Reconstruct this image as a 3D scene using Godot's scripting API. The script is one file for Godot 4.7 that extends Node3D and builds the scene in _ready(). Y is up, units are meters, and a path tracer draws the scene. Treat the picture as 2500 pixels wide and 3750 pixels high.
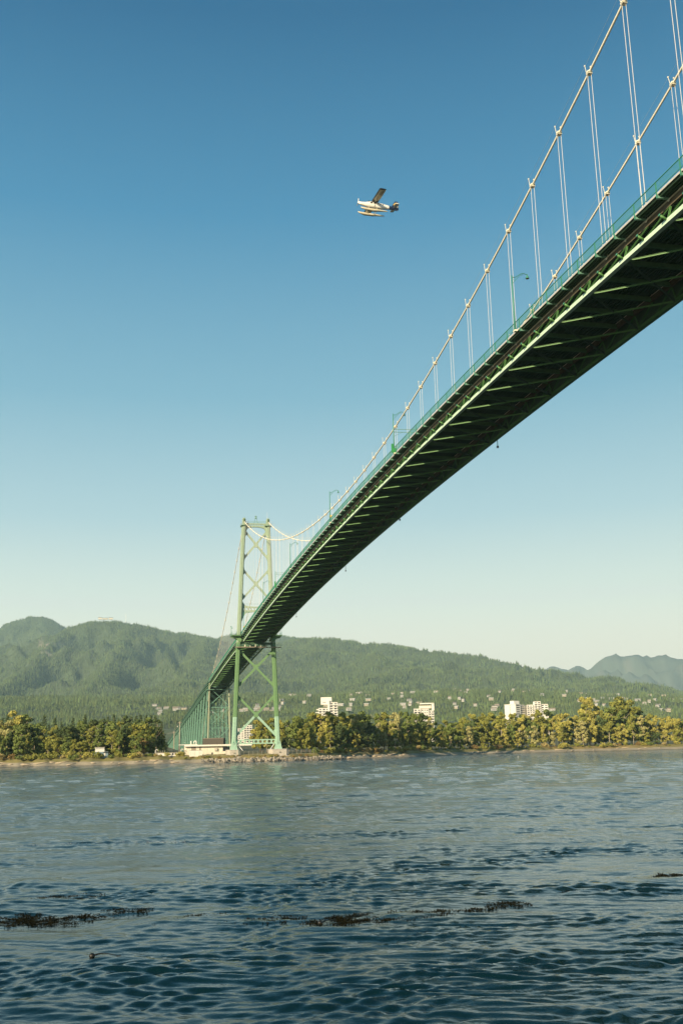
extends Node3D
# A green suspension bridge over a tidal narrows, seen from the near shore with wooded mountains beyond.
# x is across the bridge (east +), z runs along it (far tower at z = 0, camera near z = 490), y is up.

const WL := 0.5                                  # water level
const EYE := Vector3(-64.05, 5.16, 491.6)
const BAY := 4.9765                              # spacing of the railing posts
const S0 := 8.55                                 # first station south of the far tower
var M := {}
var rng := RandomNumberGenerator.new()
var unit_box := BoxMesh.new()
var taken := {}

# ---------------------------------------------------------------- small helpers
func lin(r: float, g: float, b: float) -> Color:
	return Color(r, g, b).linear_to_srgb()

func mat(called: String, c: Color, rough := 0.7, metal := 0.0) -> StandardMaterial3D:
	var m := StandardMaterial3D.new()
	m.resource_name = called
	m.albedo_color = c
	m.roughness = rough
	m.metallic = metal
	M[called] = m
	return m

func worn(called: String, c: Color, tex: Texture2D, scale: float, rough := 0.6) -> StandardMaterial3D:
	var m := mat(called, c, rough)
	m.albedo_texture = tex
	m.uv1_triplanar = true
	m.uv1_world_triplanar = true
	m.uv1_scale = Vector3.ONE * scale
	return m

func numbered(called: String) -> String:
	var n: int = taken.get(called, 0)
	taken[called] = n + 1
	return called if n == 0 else "%s_%03d" % [called, n]

func tag(o: Node3D, label: String, category: String, group := "") -> Node3D:
	o.set_meta("label", label)
	o.set_meta("category", category)
	if group != "":
		o.set_meta("group", group)
	return o

func thing(called: String, label: String, category: String, at := Vector3.ZERO, turn := 0.0, group := "") -> Node3D:
	var o := Node3D.new()
	o.name = numbered(called)
	add_child(o)
	o.position = at
	o.rotation.y = turn
	return tag(o, label, category, group)

func holder(called: String, parent: Node3D) -> Node3D:
	var o := Node3D.new()
	o.name = called
	parent.add_child(o, true)
	return o

func part(called: String, mesh: Mesh, m: Material, parent: Node3D, at := Transform3D()) -> MeshInstance3D:
	var o := MeshInstance3D.new()
	o.name = called if parent != self else numbered(called)
	o.mesh = mesh
	o.material_override = m
	o.transform = at
	parent.add_child(o, true)
	return o

func structure(called: String, mesh: Mesh, m: Material, parent: Node3D = self) -> MeshInstance3D:
	var o := part(called, mesh, m, parent)
	o.set_meta("kind", "structure")
	return o

func bar_at(a: Vector3, b: Vector3, w: float, h: float) -> Transform3D:
	var d := b - a
	var n := d.normalized()
	var side := n.cross(Vector3.UP)
	if side.length() < 0.01:
		side = Vector3.RIGHT
	side = side.normalized()
	var up := side.cross(n).normalized()
	return Transform3D(Basis(side * w, up * h, -d), (a + b) * 0.5)

func bar(called: String, a: Vector3, b: Vector3, w: float, h: float, m: Material, parent: Node3D, mesh: Mesh = null) -> MeshInstance3D:
	return part(called, mesh if mesh else unit_box, m, parent, bar_at(a, b, w, h))

func box(called: String, c: Vector3, s: Vector3, m: Material, parent: Node3D, turn := 0.0) -> MeshInstance3D:
	return part(called, unit_box, m, parent, Transform3D(Basis(Vector3.UP, turn) * Basis.from_scale(s), c))

func begin(smooth := false) -> SurfaceTool:
	var st := SurfaceTool.new()
	st.begin(Mesh.PRIMITIVE_TRIANGLES)
	st.set_smooth_group(0 if smooth else -1)
	return st

func finish(st: SurfaceTool) -> ArrayMesh:
	st.generate_normals()
	return st.commit()

func quad(st: SurfaceTool, a: Vector3, b: Vector3, c: Vector3, d: Vector3) -> void:
	st.add_vertex(a); st.add_vertex(b); st.add_vertex(c)
	st.add_vertex(a); st.add_vertex(c); st.add_vertex(d)

func box_into(st: SurfaceTool, c: Vector3, s: Vector3, b := Basis()) -> void:
	var x := b.x * s.x * 0.5
	var y := b.y * s.y * 0.5
	var z := b.z * s.z * 0.5
	for k in [[x, y, z], [y, z, x], [z, x, y]]:
		for sg in [1.0, -1.0]:
			var n: Vector3 = k[0] * sg
			var u: Vector3 = k[1] * sg
			var v: Vector3 = k[2]
			quad(st, c + n - u - v, c + n - u + v, c + n + u + v, c + n + u - v)

func bar_into(st: SurfaceTool, a: Vector3, b: Vector3, w: float, h: float) -> void:
	var t := bar_at(a, b, w, h)
	box_into(st, t.origin, Vector3.ONE, t.basis)

func tube_into(st: SurfaceTool, pts: Array, radii: Array, sides := 8, caps := true) -> void:
	var rings := []
	for i in pts.size():
		var p: Vector3 = pts[i]
		var d: Vector3 = (pts[mini(i + 1, pts.size() - 1)] - pts[maxi(i - 1, 0)]).normalized()
		var u := d.cross(Vector3.RIGHT if absf(d.x) < 0.8 else Vector3.UP).normalized()
		var v := u.cross(d).normalized()
		var r: float = radii[mini(i, radii.size() - 1)]
		var ring := []
		for k in sides:
			var a := TAU * k / sides
			ring.append(p + (u * cos(a) + v * sin(a)) * r)
		rings.append(ring)
	for i in rings.size() - 1:
		for k in sides:
			var n := (k + 1) % sides
			quad(st, rings[i][k], rings[i + 1][k], rings[i + 1][n], rings[i][n])
	if caps:
		for e in [0, rings.size() - 1]:
			for k in range(1, sides - 1):
				if e == 0:
					st.add_vertex(rings[e][0]); st.add_vertex(rings[e][k]); st.add_vertex(rings[e][k + 1])
				else:
					st.add_vertex(rings[e][0]); st.add_vertex(rings[e][k + 1]); st.add_vertex(rings[e][k])

func tube(pts: Array, radii: Array, sides := 8) -> ArrayMesh:
	var st := begin(true)
	tube_into(st, pts, radii, sides, false)
	return finish(st)

# a profile (x across, y up) carried along a path that runs roughly along z
func sweep_into(st: SurfaceTool, prof: PackedVector2Array, path: PackedVector3Array) -> void:
	var n := prof.size()
	for i in path.size() - 1:
		for k in n:
			var p := prof[k]
			var q := prof[(k + 1) % n]
			var a := path[i] + Vector3(p.x, p.y, 0)
			var b := path[i] + Vector3(q.x, q.y, 0)
			var c := path[i + 1] + Vector3(q.x, q.y, 0)
			var d := path[i + 1] + Vector3(p.x, p.y, 0)
			quad(st, a, b, c, d)

func sweep(prof: PackedVector2Array, path: PackedVector3Array) -> ArrayMesh:
	var st := begin()
	sweep_into(st, prof, path)
	return finish(st)

func rect(x0: float, x1: float, y0: float, y1: float) -> PackedVector2Array:
	return PackedVector2Array([Vector2(x0, y0), Vector2(x0, y1), Vector2(x1, y1), Vector2(x1, y0)])

# a convex outline in x, y given thickness along z
func prism_into(st: SurfaceTool, poly: PackedVector2Array, z0: float, z1: float) -> void:
	var idx := Geometry2D.triangulate_polygon(poly)
	for i in range(0, idx.size(), 3):
		var a := poly[idx[i]]
		var b := poly[idx[i + 1]]
		var c := poly[idx[i + 2]]
		if (b - a).cross(c - a) > 0.0:
			var t := b; b = c; c = t
		st.add_vertex(Vector3(a.x, a.y, z1)); st.add_vertex(Vector3(b.x, b.y, z1)); st.add_vertex(Vector3(c.x, c.y, z1))
		st.add_vertex(Vector3(a.x, a.y, z0)); st.add_vertex(Vector3(c.x, c.y, z0)); st.add_vertex(Vector3(b.x, b.y, z0))
	var ccw := not Geometry2D.is_polygon_clockwise(poly)
	for i in poly.size():
		var p := poly[i]
		var q := poly[(i + 1) % poly.size()]
		if ccw:
			var t := p; p = q; q = t
		quad(st, Vector3(p.x, p.y, z0), Vector3(q.x, q.y, z0), Vector3(q.x, q.y, z1), Vector3(p.x, p.y, z1))

func prism(poly: PackedVector2Array, z0: float, z1: float) -> ArrayMesh:
	var st := begin()
	prism_into(st, poly, z0, z1)
	return finish(st)

func table(x: float, xs: Array) -> float:           # [[x, y], ...] straight between
	if x <= xs[0][0]:
		return xs[0][1]
	for i in range(1, xs.size()):
		if x <= xs[i][0]:
			return lerpf(xs[i - 1][1], xs[i][1], (x - xs[i - 1][0]) / (xs[i][0] - xs[i - 1][0]))
	return xs[-1][1]

func noise_tex(seed_: int, freq: float, dark: float, light: float, octaves := 4) -> NoiseTexture2D:
	var n := FastNoiseLite.new()
	n.seed = seed_
	n.frequency = freq
	n.fractal_octaves = octaves
	var t := NoiseTexture2D.new()
	t.width = 512
	t.height = 512
	t.seamless = true
	t.noise = n
	var g := Gradient.new()
	g.set_color(0, Color(dark, dark, dark))
	g.set_color(1, Color(light, light, light))
	t.color_ramp = g
	return t

# a place on the ground plan: compass angle seen from the near shore (0 = along the bridge, + to the right) and distance
func polar(az: float, r: float, y := 0.0) -> Vector3:
	var a := deg_to_rad(az)
	return Vector3(EYE.x + r * sin(a), y, EYE.z - r * cos(a))

# ---------------------------------------------------------------- lines of the bridge
const SIDE := [[-900.0, 11.5], [-785.0, 17.4], [-640.0, 25.4], [-491.0, 33.7], [-348.0, 41.9], [-204.0, 50.4], [-100.0, 56.6], [-54.0, 59.0], [0.0, 61.2]]

func deck(s: float) -> float:
	if s < 0.0:
		return table(s, SIDE)
	var u := s - 236.0
	return 68.227 - 0.00012433 * u * u + 7.86e-9 * u * u * u

func cable(s: float) -> float:
	if s >= 0.0:
		return 73.066 + 46.121 * pow((s - 236.5) / 236.5, 2.0)
	if s > -187.0:
		var t := -s / 187.0
		return lerpf(119.187, 52.5, t) - 4.0 * 6.6 * t * (1.0 - t)
	return lerpf(52.5, 12.0, (-187.0 - s) / 70.0)

func along(s_from: float, s_to: float, x: float, dy: float, step := BAY) -> PackedVector3Array:
	var p := PackedVector3Array()
	var n := maxi(1, int(ceil(absf(s_from - s_to) / step)))
	for i in n + 1:
		var s := lerpf(s_from, s_to, float(i) / n)
		p.append(Vector3(x, deck(s) + dy, s))
	return p

# ================================================================ the scene
func _ready() -> void:
	rng.seed = 20
	camera_and_light()
	materials()
	build_terrain()
	build_water()
	build_bridge()
	build_viaduct()
	build_shore_things()
	build_far_buildings()
	build_houses()
	build_trees()
	build_plane()
	build_seaweed()
	build_foam()

func camera_and_light() -> void:
	var cam := Camera3D.new()
	cam.name = "camera"
	cam.fov = 54.43
	cam.near = 0.2
	cam.far = 40000.0
	var rt := Vector3(0.97725177, -0.02037345, 0.21110164)
	var up := Vector3(-0.02967721, 0.97244509, 0.2312354)
	var fw := Vector3(0.20999582, 0.23224011, -0.94971906)
	cam.transform = Transform3D(Basis(rt, up, -fw).orthonormalized(), EYE)
	cam.current = true
	add_child(cam)

	# clear evening sky: one colour per height above the horizon, the same all round
	var ramp := [[-90.0, Color(0.1006, 0.1240, 0.1159)], [-2.0, Color(0.7435, 0.6276, 0.4645)], [0.0, Color(0.7435, 0.6276, 0.4645)], [4.0, Color(0.6646, 0.6038, 0.4663)], [8.0, Color(0.4670, 0.5229, 0.4621)], [13.0, Color(0.2653, 0.3855, 0.4196)], [20.0, Color(0.1240, 0.2663, 0.3504)], [30.0, Color(0.0360, 0.1573, 0.2728)], [40.0, Color(0.0093, 0.0817, 0.1744)], [60.0, Color(0.0027, 0.0340, 0.0900)], [90.0, Color(0.0017, 0.0220, 0.0679)]]
	var im := Image.create(16, 1024, false, Image.FORMAT_RGBF)
	for y in 1024:
		var el := 90.0 - 180.0 * (y + 0.5) / 1024.0
		var c: Color = ramp[-1][1]
		for i in range(1, ramp.size()):
			if el <= ramp[i][0]:
				var t: float = clampf((el - ramp[i - 1][0]) / (ramp[i][0] - ramp[i - 1][0]), 0.0, 1.0)
				c = ramp[i - 1][1].lerp(ramp[i][1], t)
				break
		for x in 16:
			im.set_pixel(x, y, c)
	var sky_mat := PanoramaSkyMaterial.new()
	sky_mat.panorama = ImageTexture.create_from_image(im)
	var sky := Sky.new()
	sky.sky_material = sky_mat
	var env := Environment.new()
	env.background_mode = Environment.BG_SKY
	env.sky = sky
	env.background_energy_multiplier = 1.0
	env.tonemap_mode = Environment.TONE_MAPPER_LINEAR
	env.tonemap_exposure = 1.8
	env.sdfgi_enabled = true
	env.ssao_enabled = true
	env.ssil_enabled = true
	env.fog_enabled = true
	env.fog_density = 0.00005
	env.fog_light_color = Color(0.74, 0.89, 0.95)
	var we := WorldEnvironment.new()
	we.name = "world_environment"
	we.environment = env
	add_child(we)

	var sun := DirectionalLight3D.new()
	sun.name = "sun"
	sun.light_energy = 1.6
	sun.light_color = Color(1.0, 0.91, 0.76)
	sun.light_angular_distance = 0.5
	sun.shadow_enabled = true
	var to_sun := Vector3(-0.686, 0.375, 0.621).normalized()
	sun.transform = Transform3D(Basis.looking_at(-to_sun, Vector3.UP), Vector3(0, 200, 0))
	add_child(sun)

func materials() -> void:
	var wear := noise_tex(3, 0.012, 0.90, 1.0)
	var blotch := noise_tex(9, 0.02, 0.74, 1.0)
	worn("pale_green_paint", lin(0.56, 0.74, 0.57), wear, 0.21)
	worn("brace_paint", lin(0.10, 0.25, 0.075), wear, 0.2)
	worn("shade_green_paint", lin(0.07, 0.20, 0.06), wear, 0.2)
	worn("teal_paint", lin(0.045, 0.235, 0.155), wear, 0.3)
	worn("bright_green_paint", lin(0.03, 0.27, 0.07), wear, 0.3)
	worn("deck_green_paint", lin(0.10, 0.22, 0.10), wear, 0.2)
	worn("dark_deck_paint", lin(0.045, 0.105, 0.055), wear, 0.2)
	worn("brown_paint", lin(0.13, 0.108, 0.062), blotch, 0.4)
	worn("cream_paint", lin(0.88, 0.84, 0.68), wear, 0.4)
	worn("white_rope", lin(0.80, 0.77, 0.72), wear, 0.9)
	worn("kerb_concrete", lin(0.62, 0.62, 0.58), blotch, 0.4)
	worn("pier_concrete", lin(0.56, 0.52, 0.45), blotch, 0.15, 0.9)
	worn("beige_wall", lin(0.72, 0.67, 0.55), wear, 0.1, 0.9)
	worn("brown_panel", lin(0.30, 0.25, 0.20), wear, 0.3, 0.9)
	worn("dark_cladding", lin(0.09, 0.08, 0.065), wear, 0.3, 0.9)
	worn("white_wall", lin(0.74, 0.72, 0.66), wear, 0.05, 0.85)
	worn("tower_paint", Color.WHITE, wear, 0.12)
	M.tower_paint.vertex_color_use_as_albedo = true
	mat("viaduct_green", lin(0.016, 0.065, 0.038), 0.7)
	worn("trestle_green", lin(0.16, 0.33, 0.25), wear, 0.2)
	worn("viaduct_steel", lin(0.055, 0.135, 0.10), wear, 0.2)
	mat("bent_paint", lin(0.30, 0.33, 0.23), 0.7)
	mat("asphalt", lin(0.05, 0.05, 0.05), 0.95)
	mat("dark_glass", lin(0.03, 0.035, 0.04), 0.25)
	mat("grey_glass", lin(0.14, 0.155, 0.15), 0.3)
	mat("lamp_green", lin(0.05, 0.22, 0.15), 0.5)
	mat("lamp_lens", lin(0.35, 0.33, 0.25), 0.3)
	mat("yellow_sign", lin(0.75, 0.52, 0.12), 0.6)
	mat("wood_pole", lin(0.42, 0.36, 0.28), 0.9)
	mat("wire_grey", lin(0.35, 0.34, 0.30), 0.8)
	mat("house_white", lin(0.44, 0.43, 0.40), 0.9)
	mat("house_beige", lin(0.42, 0.37, 0.29), 0.9)
	mat("house_grey", lin(0.34, 0.34, 0.32), 0.9)
	mat("roof_slate", lin(0.16, 0.15, 0.14), 0.9)
	mat("steel_blue", lin(0.17, 0.25, 0.30), 0.7)
	worn("drift_log", lin(0.50, 0.42, 0.31), blotch, 0.5, 0.95)
	worn("boulder_grey", lin(0.40, 0.36, 0.29), blotch, 0.7, 0.95)
	worn("boulder_dark", lin(0.17, 0.16, 0.14), blotch, 0.7, 0.95)
	mat("plane_white", lin(0.82, 0.80, 0.74), 0.35)
	mat("plane_navy", lin(0.012, 0.025, 0.07), 0.35)
	mat("plane_gold", lin(0.72, 0.45, 0.06), 0.4)
	mat("plane_tan", lin(0.88, 0.80, 0.58), 0.4)
	mat("plane_black", lin(0.012, 0.014, 0.018), 0.3)
	mat("plane_cream", lin(0.70, 0.62, 0.44), 0.4)
	mat("bark", lin(0.16, 0.12, 0.085), 0.95)
	mat("pale_bark", lin(0.36, 0.31, 0.22), 0.95)
	for a in [["leaf_olive", 0.225, 0.235, 0.042], ["leaf_gold", 0.340, 0.318, 0.070], ["leaf_green", 0.140, 0.185, 0.038], ["leaf_dark", 0.072, 0.108, 0.028], ["leaf_rust", 0.24, 0.165, 0.055], ["leaf_pale", 0.39, 0.37, 0.15], ["dry_grass", 0.38, 0.31, 0.13]]:
		var m := mat(a[0], lin(a[1], a[2], a[3]), 0.8)
		m.vertex_color_use_as_albedo = true
		m.backlight = Color(0.25, 0.25, 0.1)
	var f := mat("fir_needles", Color.WHITE, 0.9)
	f.vertex_color_use_as_albedo = true
	var g := mat("ground_cover", Color.WHITE, 0.95)
	g.vertex_color_use_as_albedo = true
	var w := mat("weed_frond", lin(0.010, 0.010, 0.005), 0.55)
	w.metallic_specular = 0.12
	mat("foam", lin(0.55, 0.56, 0.54), 0.9)
	mat("kelp_skin", lin(0.006, 0.006, 0.004), 0.5)

	# sea water: dark, smooth, with fine ripples in the normal map
	var wt := mat("sea_water", lin(0.002, 0.014, 0.018), 0.04)
	wt.metallic_specular = 0.38
	var n := FastNoiseLite.new()
	n.seed = 5
	n.frequency = 0.016
	n.fractal_octaves = 5
	n.fractal_gain = 0.55
	var t := NoiseTexture2D.new()
	t.width = 1024
	t.height = 1024
	t.seamless = true
	t.noise = n
	t.as_normal_map = true
	t.bump_strength = 7.0
	wt.normal_enabled = true
	wt.normal_texture = t
	wt.normal_scale = 0.24
	wt.uv1_triplanar = true
	wt.uv1_world_triplanar = true
	wt.uv1_scale = Vector3(0.21, 0.21, 0.33)

# ---------------------------------------------------------------- land
const SHORE := [[-40.0, 760.0], [-20.0, 610.0], [-8.0, 527.0], [-6.2, 512.0], [-4.0, 500.0], [-1.15, 486.0], [1.0, 482.0], [3.3, 480.0], [5.3, 476.0], [7.7, 473.0], [9.2, 478.0], [11.2, 500.0], [12.2, 530.0], [15.2, 573.0], [17.2, 612.0], [19.4, 685.0], [23.0, 728.0], [26.5, 785.0], [30.6, 815.0], [36.0, 850.0], [60.0, 1100.0]]
const BASE := [[600.0, 4.6], [1000.0, 7.0], [1500.0, 17.0], [2000.0, 38.0], [2500.0, 72.0], [3000.0, 118.0], [3500.0, 172.0], [4000.0, 212.0], [5000.0, 240.0], [6500.0, 260.0], [9000.0, 300.0], [16000.0, 340.0]]
var ridges := []
var gully := FastNoiseLite.new()
var bumps := FastNoiseLite.new()
var patch := FastNoiseLite.new()
var grid_az := []
var grid_r := []
var grid_y := PackedFloat32Array()
var ridge_d := 0.0

func ridge(pts: Array, steep: float, ease: float) -> void:
	var p := []
	for a in pts:
		var w := polar(a[0], a[1])
		p.append(Vector3(w.x, EYE.y + a[1] * tan(deg_to_rad(a[2])) + 8.0, w.z))
	ridges.append([p, steep, ease])

func shore_r(az: float) -> float:
	var w := 3.0 * sin(az * 5.1) + 2.0 * sin(az * 13.7 + 1.0) + 1.2 * sin(az * 31.0)
	return table(az, SHORE) + w

func height(az: float, r: float) -> float:
	var o := r - shore_r(az)
	if o < 0.0:
		return WL + maxf(o * 0.16, -3.0)
	if o < 120.0:
		return WL + table(o, [[0.0, 0.0], [5.0, 0.9], [11.0, 1.9], [17.0, 3.3], [30.0, 3.9], [120.0, 4.3]]) + 0.25 * bumps.get_noise_2d(az * 400.0, r * 8.0)
	var base := table(r, BASE) * table(az, [[20.0, 1.0], [26.0, 0.88], [31.0, 0.74], [40.0, 0.6]])
	if r < 1500.0:
		return maxf(base, 4.8)
	var p := polar(az, r)
	var h := base + 14.0 * bumps.get_noise_2d(p.x, p.z)
	var near := 1e9
	for rd in ridges:
		var best := -1e9
		var at := 1e9
		var pts: Array = rd[0]
		for i in pts.size() - 1:
			var a: Vector3 = pts[i]
			var b: Vector3 = pts[i + 1]
			var ax := p.x - a.x
			var az_ := p.z - a.z
			var bx := b.x - a.x
			var bz := b.z - a.z
			var t := clampf((ax * bx + az_ * bz) / (bx * bx + bz * bz), 0.0, 1.0)
			var d := sqrt(pow(ax - bx * t, 2.0) + pow(az_ - bz * t, 2.0))
			if i == 0 and t == 0.0 and rd[1] < 0.295:
				d *= 2.8
			var e := minf(d, rd[1] / (2.0 * rd[2]))
			var y: float = a.y + (b.y - a.y) * t - rd[1] * e + rd[2] * e * e - 0.16 * (d - e)
			if y > best:
				best = y
				at = d
		if best > -1e8:
			var fade := smoothstep(25.0, 480.0, at) * (0.4 if rd[1] < 0.22 else 1.0)
			best += fade * (250.0 * (gully.get_noise_2d(p.x, p.z) - 0.85)) + (1.6 if rd[1] > 0.355 and rd[1] < 0.37 else smoothstep(0.0, 200.0, at)) * 22.0 * bumps.get_noise_2d(p.x * 2.0, p.z * 2.0)
		var k := 70.0
		var u := clampf(0.5 + 0.5 * (best - h) / k, 0.0, 1.0)
		h = lerpf(h, best, u) + k * u * (1.0 - u) * 0.5
	return h

func ground_at(az: float, r: float) -> float:
	return height(az, r)

func build_terrain() -> void:
	gully.seed = 4
	gully.frequency = 1.0 / 1150.0
	gully.fractal_type = FastNoiseLite.FRACTAL_RIDGED
	gully.fractal_octaves = 3
	bumps.seed = 11
	bumps.frequency = 1.0 / 260.0
	bumps.fractal_octaves = 3
	patch.seed = 21
	patch.frequency = 1.0 / 300.0
	# skylines: compass angle, distance, height angle
	ridge([[-24.0, 11000.0, 6.0], [-12.0, 10500.0, 6.7], [-6.6, 10000.0, 6.95], [-5.6, 10000.0, 7.23], [-4.9, 10000.0, 7.43], [-4.4, 10000.0, 7.41], [-3.4, 10000.0, 7.1], [-2.0, 10200.0, 6.7], [2.0, 10600.0, 6.0]], 0.30, 1.4e-5)
	ridge([[-2.9, 7900.0, 6.84], [-1.67, 7800.0, 7.21], [-0.6, 7800.0, 7.25], [0.36, 7800.0, 7.11], [1.33, 7850.0, 6.94], [2.31, 7900.0, 6.75], [3.77, 7900.0, 6.58], [5.25, 7900.0, 6.25], [6.24, 7800.0, 6.05], [8.63, 6900.0, 5.18], [11.0, 6200.0, 4.55], [12.5, 5500.0, 3.8], [13.6, 4800.0, 2.9]], 0.29, 1.3e-5)
	ridge([[-2.9, 7900.0, 6.84], [-4.0, 7100.0, 5.95], [-4.7, 6400.0, 4.9], [-6.4, 5400.0, 3.6], [-9.0, 4600.0, 2.4], [-14.0, 4200.0, 2.0]], 0.62, 1.1e-4)
	ridge([[0.2, 7700.0, 6.9], [-0.2, 6600.0, 5.6], [-1.2, 5600.0, 4.2], [-2.4, 4700.0, 2.9]], 0.6, 1.1e-4)
	ridge([[4.6, 7800.0, 6.3], [4.2, 6600.0, 5.2], [3.4, 5600.0, 4.0], [2.6, 4700.0, 2.9]], 0.6, 1.1e-4)
	ridge([[6.0, 9600.0, 6.5], [8.0, 9500.0, 6.6], [8.87, 9500.0, 6.51], [9.59, 9300.0, 6.0], [12.0, 9000.0, 5.4]], 0.34, 1.6e-5)
	ridge([[9.4, 7600.0, 6.02], [10.31, 7400.0, 6.18], [11.67, 7300.0, 6.16], [13.5, 7200.0, 5.86], [15.18, 7100.0, 5.71], [16.36, 7000.0, 5.49], [17.55, 6900.0, 5.31], [19.12, 6800.0, 5.06], [20.44, 6600.0, 4.71], [21.82, 6400.0, 4.44], [23.58, 6200.0, 4.11], [25.0, 6000.0, 3.71], [26.48, 5800.0, 3.36], [27.94, 5700.0, 3.15], [29.36, 5500.0, 2.76], [30.89, 5400.0, 2.34], [36.0, 5300.0, 1.7], [46.0, 5200.0, 1.2]], 0.215, 9e-6)
	ridge([[18.0, 14000.0, 3.6], [23.6, 14000.0, 4.11], [24.2, 14000.0, 4.31], [24.8, 14000.0, 4.18], [25.21, 14000.0, 4.08], [25.64, 13600.0, 4.3], [26.38, 13600.0, 4.24], [26.92, 13600.0, 4.37], [27.17, 13500.0, 4.69], [27.48, 13500.0, 4.79], [28.07, 13500.0, 4.65], [28.58, 13500.0, 4.74], [29.23, 13500.0, 4.58], [30.03, 13500.0, 4.66], [30.6, 13500.0, 4.46], [31.07, 13500.0, 4.32], [34.0, 13600.0, 4.4], [44.0, 14000.0, 3.8]], 0.36, 2.2e-5)

	for i in 341:
		grid_az.append(-20.0 + i * 0.2)
	var offs := [-25.0, -8.0, -2.0, 0.0, 2.5, 5.0, 8.0, 11.0, 14.0, 17.0, 23.0, 30.0, 45.0, 70.0, 119.0]
	var rows := offs.size() + 175
	# distances: near rows follow the shoreline, the rest are rings
	var nc := grid_az.size()
	grid_y.resize(nc * rows)
	var pos := PackedVector3Array()
	var col := PackedColorArray()
	pos.resize(nc * rows)
	col.resize(nc * rows)
	for j in rows:
		for i in nc:
			var az: float = grid_az[i]
			var r: float
			if j < offs.size():
				r = shore_r(az) + offs[j]
			else:
				var t := float(j - offs.size() + 1) / 175.0
				var r0 := shore_r(az) + 119.0
				r = r0 * pow(16500.0 / r0, pow(t, 0.86))
			var y := height(az, r)
			grid_y[j * nc + i] = r
			var p := polar(az, r, y)
			pos[j * nc + i] = p
			var nz := patch.get_noise_2d(p.x, p.z)
			var fine := 0.85 + 0.3 * rng.randf()
			var c: Color
			var o := r - shore_r(az)
			if o < 2.0:
				c = Color(0.20, 0.18, 0.14)
			elif o < 10.0:
				c = Color(0.30, 0.265, 0.195)
			elif o < 26.0:
				c = Color(0.26, 0.20, 0.075).lerp(Color(0.13, 0.14, 0.04), clampf(0.5 + 1.6 * nz, 0, 1))
			elif r < 1500.0:
				c = Color(0.07, 0.075, 0.03)
			else:
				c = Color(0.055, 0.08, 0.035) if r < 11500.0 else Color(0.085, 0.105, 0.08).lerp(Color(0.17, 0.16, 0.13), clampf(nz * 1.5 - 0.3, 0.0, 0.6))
				if rocky(az, p, nz):
					c = Color(0.24, 0.21, 0.18)
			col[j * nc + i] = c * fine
	land("beach", pos, col, nc, 0, 9)
	land("ground", pos, col, nc, 9, offs.size() + 30)
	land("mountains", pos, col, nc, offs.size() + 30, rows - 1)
	build_forest(pos, nc, offs.size() + 30, rows - 1)

func rocky(az: float, p: Vector3, nz: float) -> bool:
	if az > -4.6 and az < -3.0 and p.y > 570.0 and p.y < 760.0:
		return nz > -0.02
	if p.y > 760.0 and az > 0.0 and az < 1.6:
		return nz > 0.30
	return false

func land(called: String, pos: PackedVector3Array, col: PackedColorArray, nc: int, from: int, to: int) -> void:
	var n := (to - from + 1) * nc
	var a := []
	a.resize(Mesh.ARRAY_MAX)
	var v := pos.slice(from * nc, from * nc + n)
	var nor := PackedVector3Array()
	nor.resize(n)
	var idx := PackedInt32Array()
	for j in to - from:
		for i in nc - 1:
			var k := j * nc + i
			idx.append_array([k, k + nc, k + 1, k + 1, k + nc, k + nc + 1])
	for j in to - from + 1:
		for i in nc:
			var g := (j + from) * nc + i
			var dx: Vector3 = pos[mini(i + 1, nc - 1) + (j + from) * nc] - pos[maxi(i - 1, 0) + (j + from) * nc]
			var jj := mini(j + from + 1, pos.size() / nc - 1)
			var dz: Vector3 = pos[jj * nc + i] - pos[maxi(j + from - 1, 0) * nc + i]
			nor[j * nc + i] = dx.cross(dz).normalized()
	a[Mesh.ARRAY_VERTEX] = v
	a[Mesh.ARRAY_NORMAL] = nor
	a[Mesh.ARRAY_COLOR] = col.slice(from * nc, from * nc + n)
	a[Mesh.ARRAY_INDEX] = idx
	var m := ArrayMesh.new()
	m.add_surface_from_arrays(Mesh.PRIMITIVE_TRIANGLES, a)
	structure(called, m, M.ground_cover)

func fir_mesh(seed_: int) -> ArrayMesh:
	var r := RandomNumberGenerator.new()
	r.seed = seed_
	var st := begin()
	for k in 4:
		var y0 := 0.12 + 0.2 * k
		var y1 := minf(y0 + 0.36, 1.0) if k < 3 else 1.0
		var rad := 0.17 * (1.0 - 0.2 * k)
		for i in 6:
			var a0 := TAU * i / 6.0 + k
			var a1 := TAU * (i + 1) / 6.0 + k
			var q0 := rad * r.randf_range(0.75, 1.2)
			var q1 := rad * r.randf_range(0.75, 1.2)
			st.add_vertex(Vector3(0, y1, 0))
			st.add_vertex(Vector3(cos(a0) * q0, y0, sin(a0) * q0))
			st.add_vertex(Vector3(cos(a1) * q1, y0 - 0.02, sin(a1) * q1))
	return finish(st)

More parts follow.
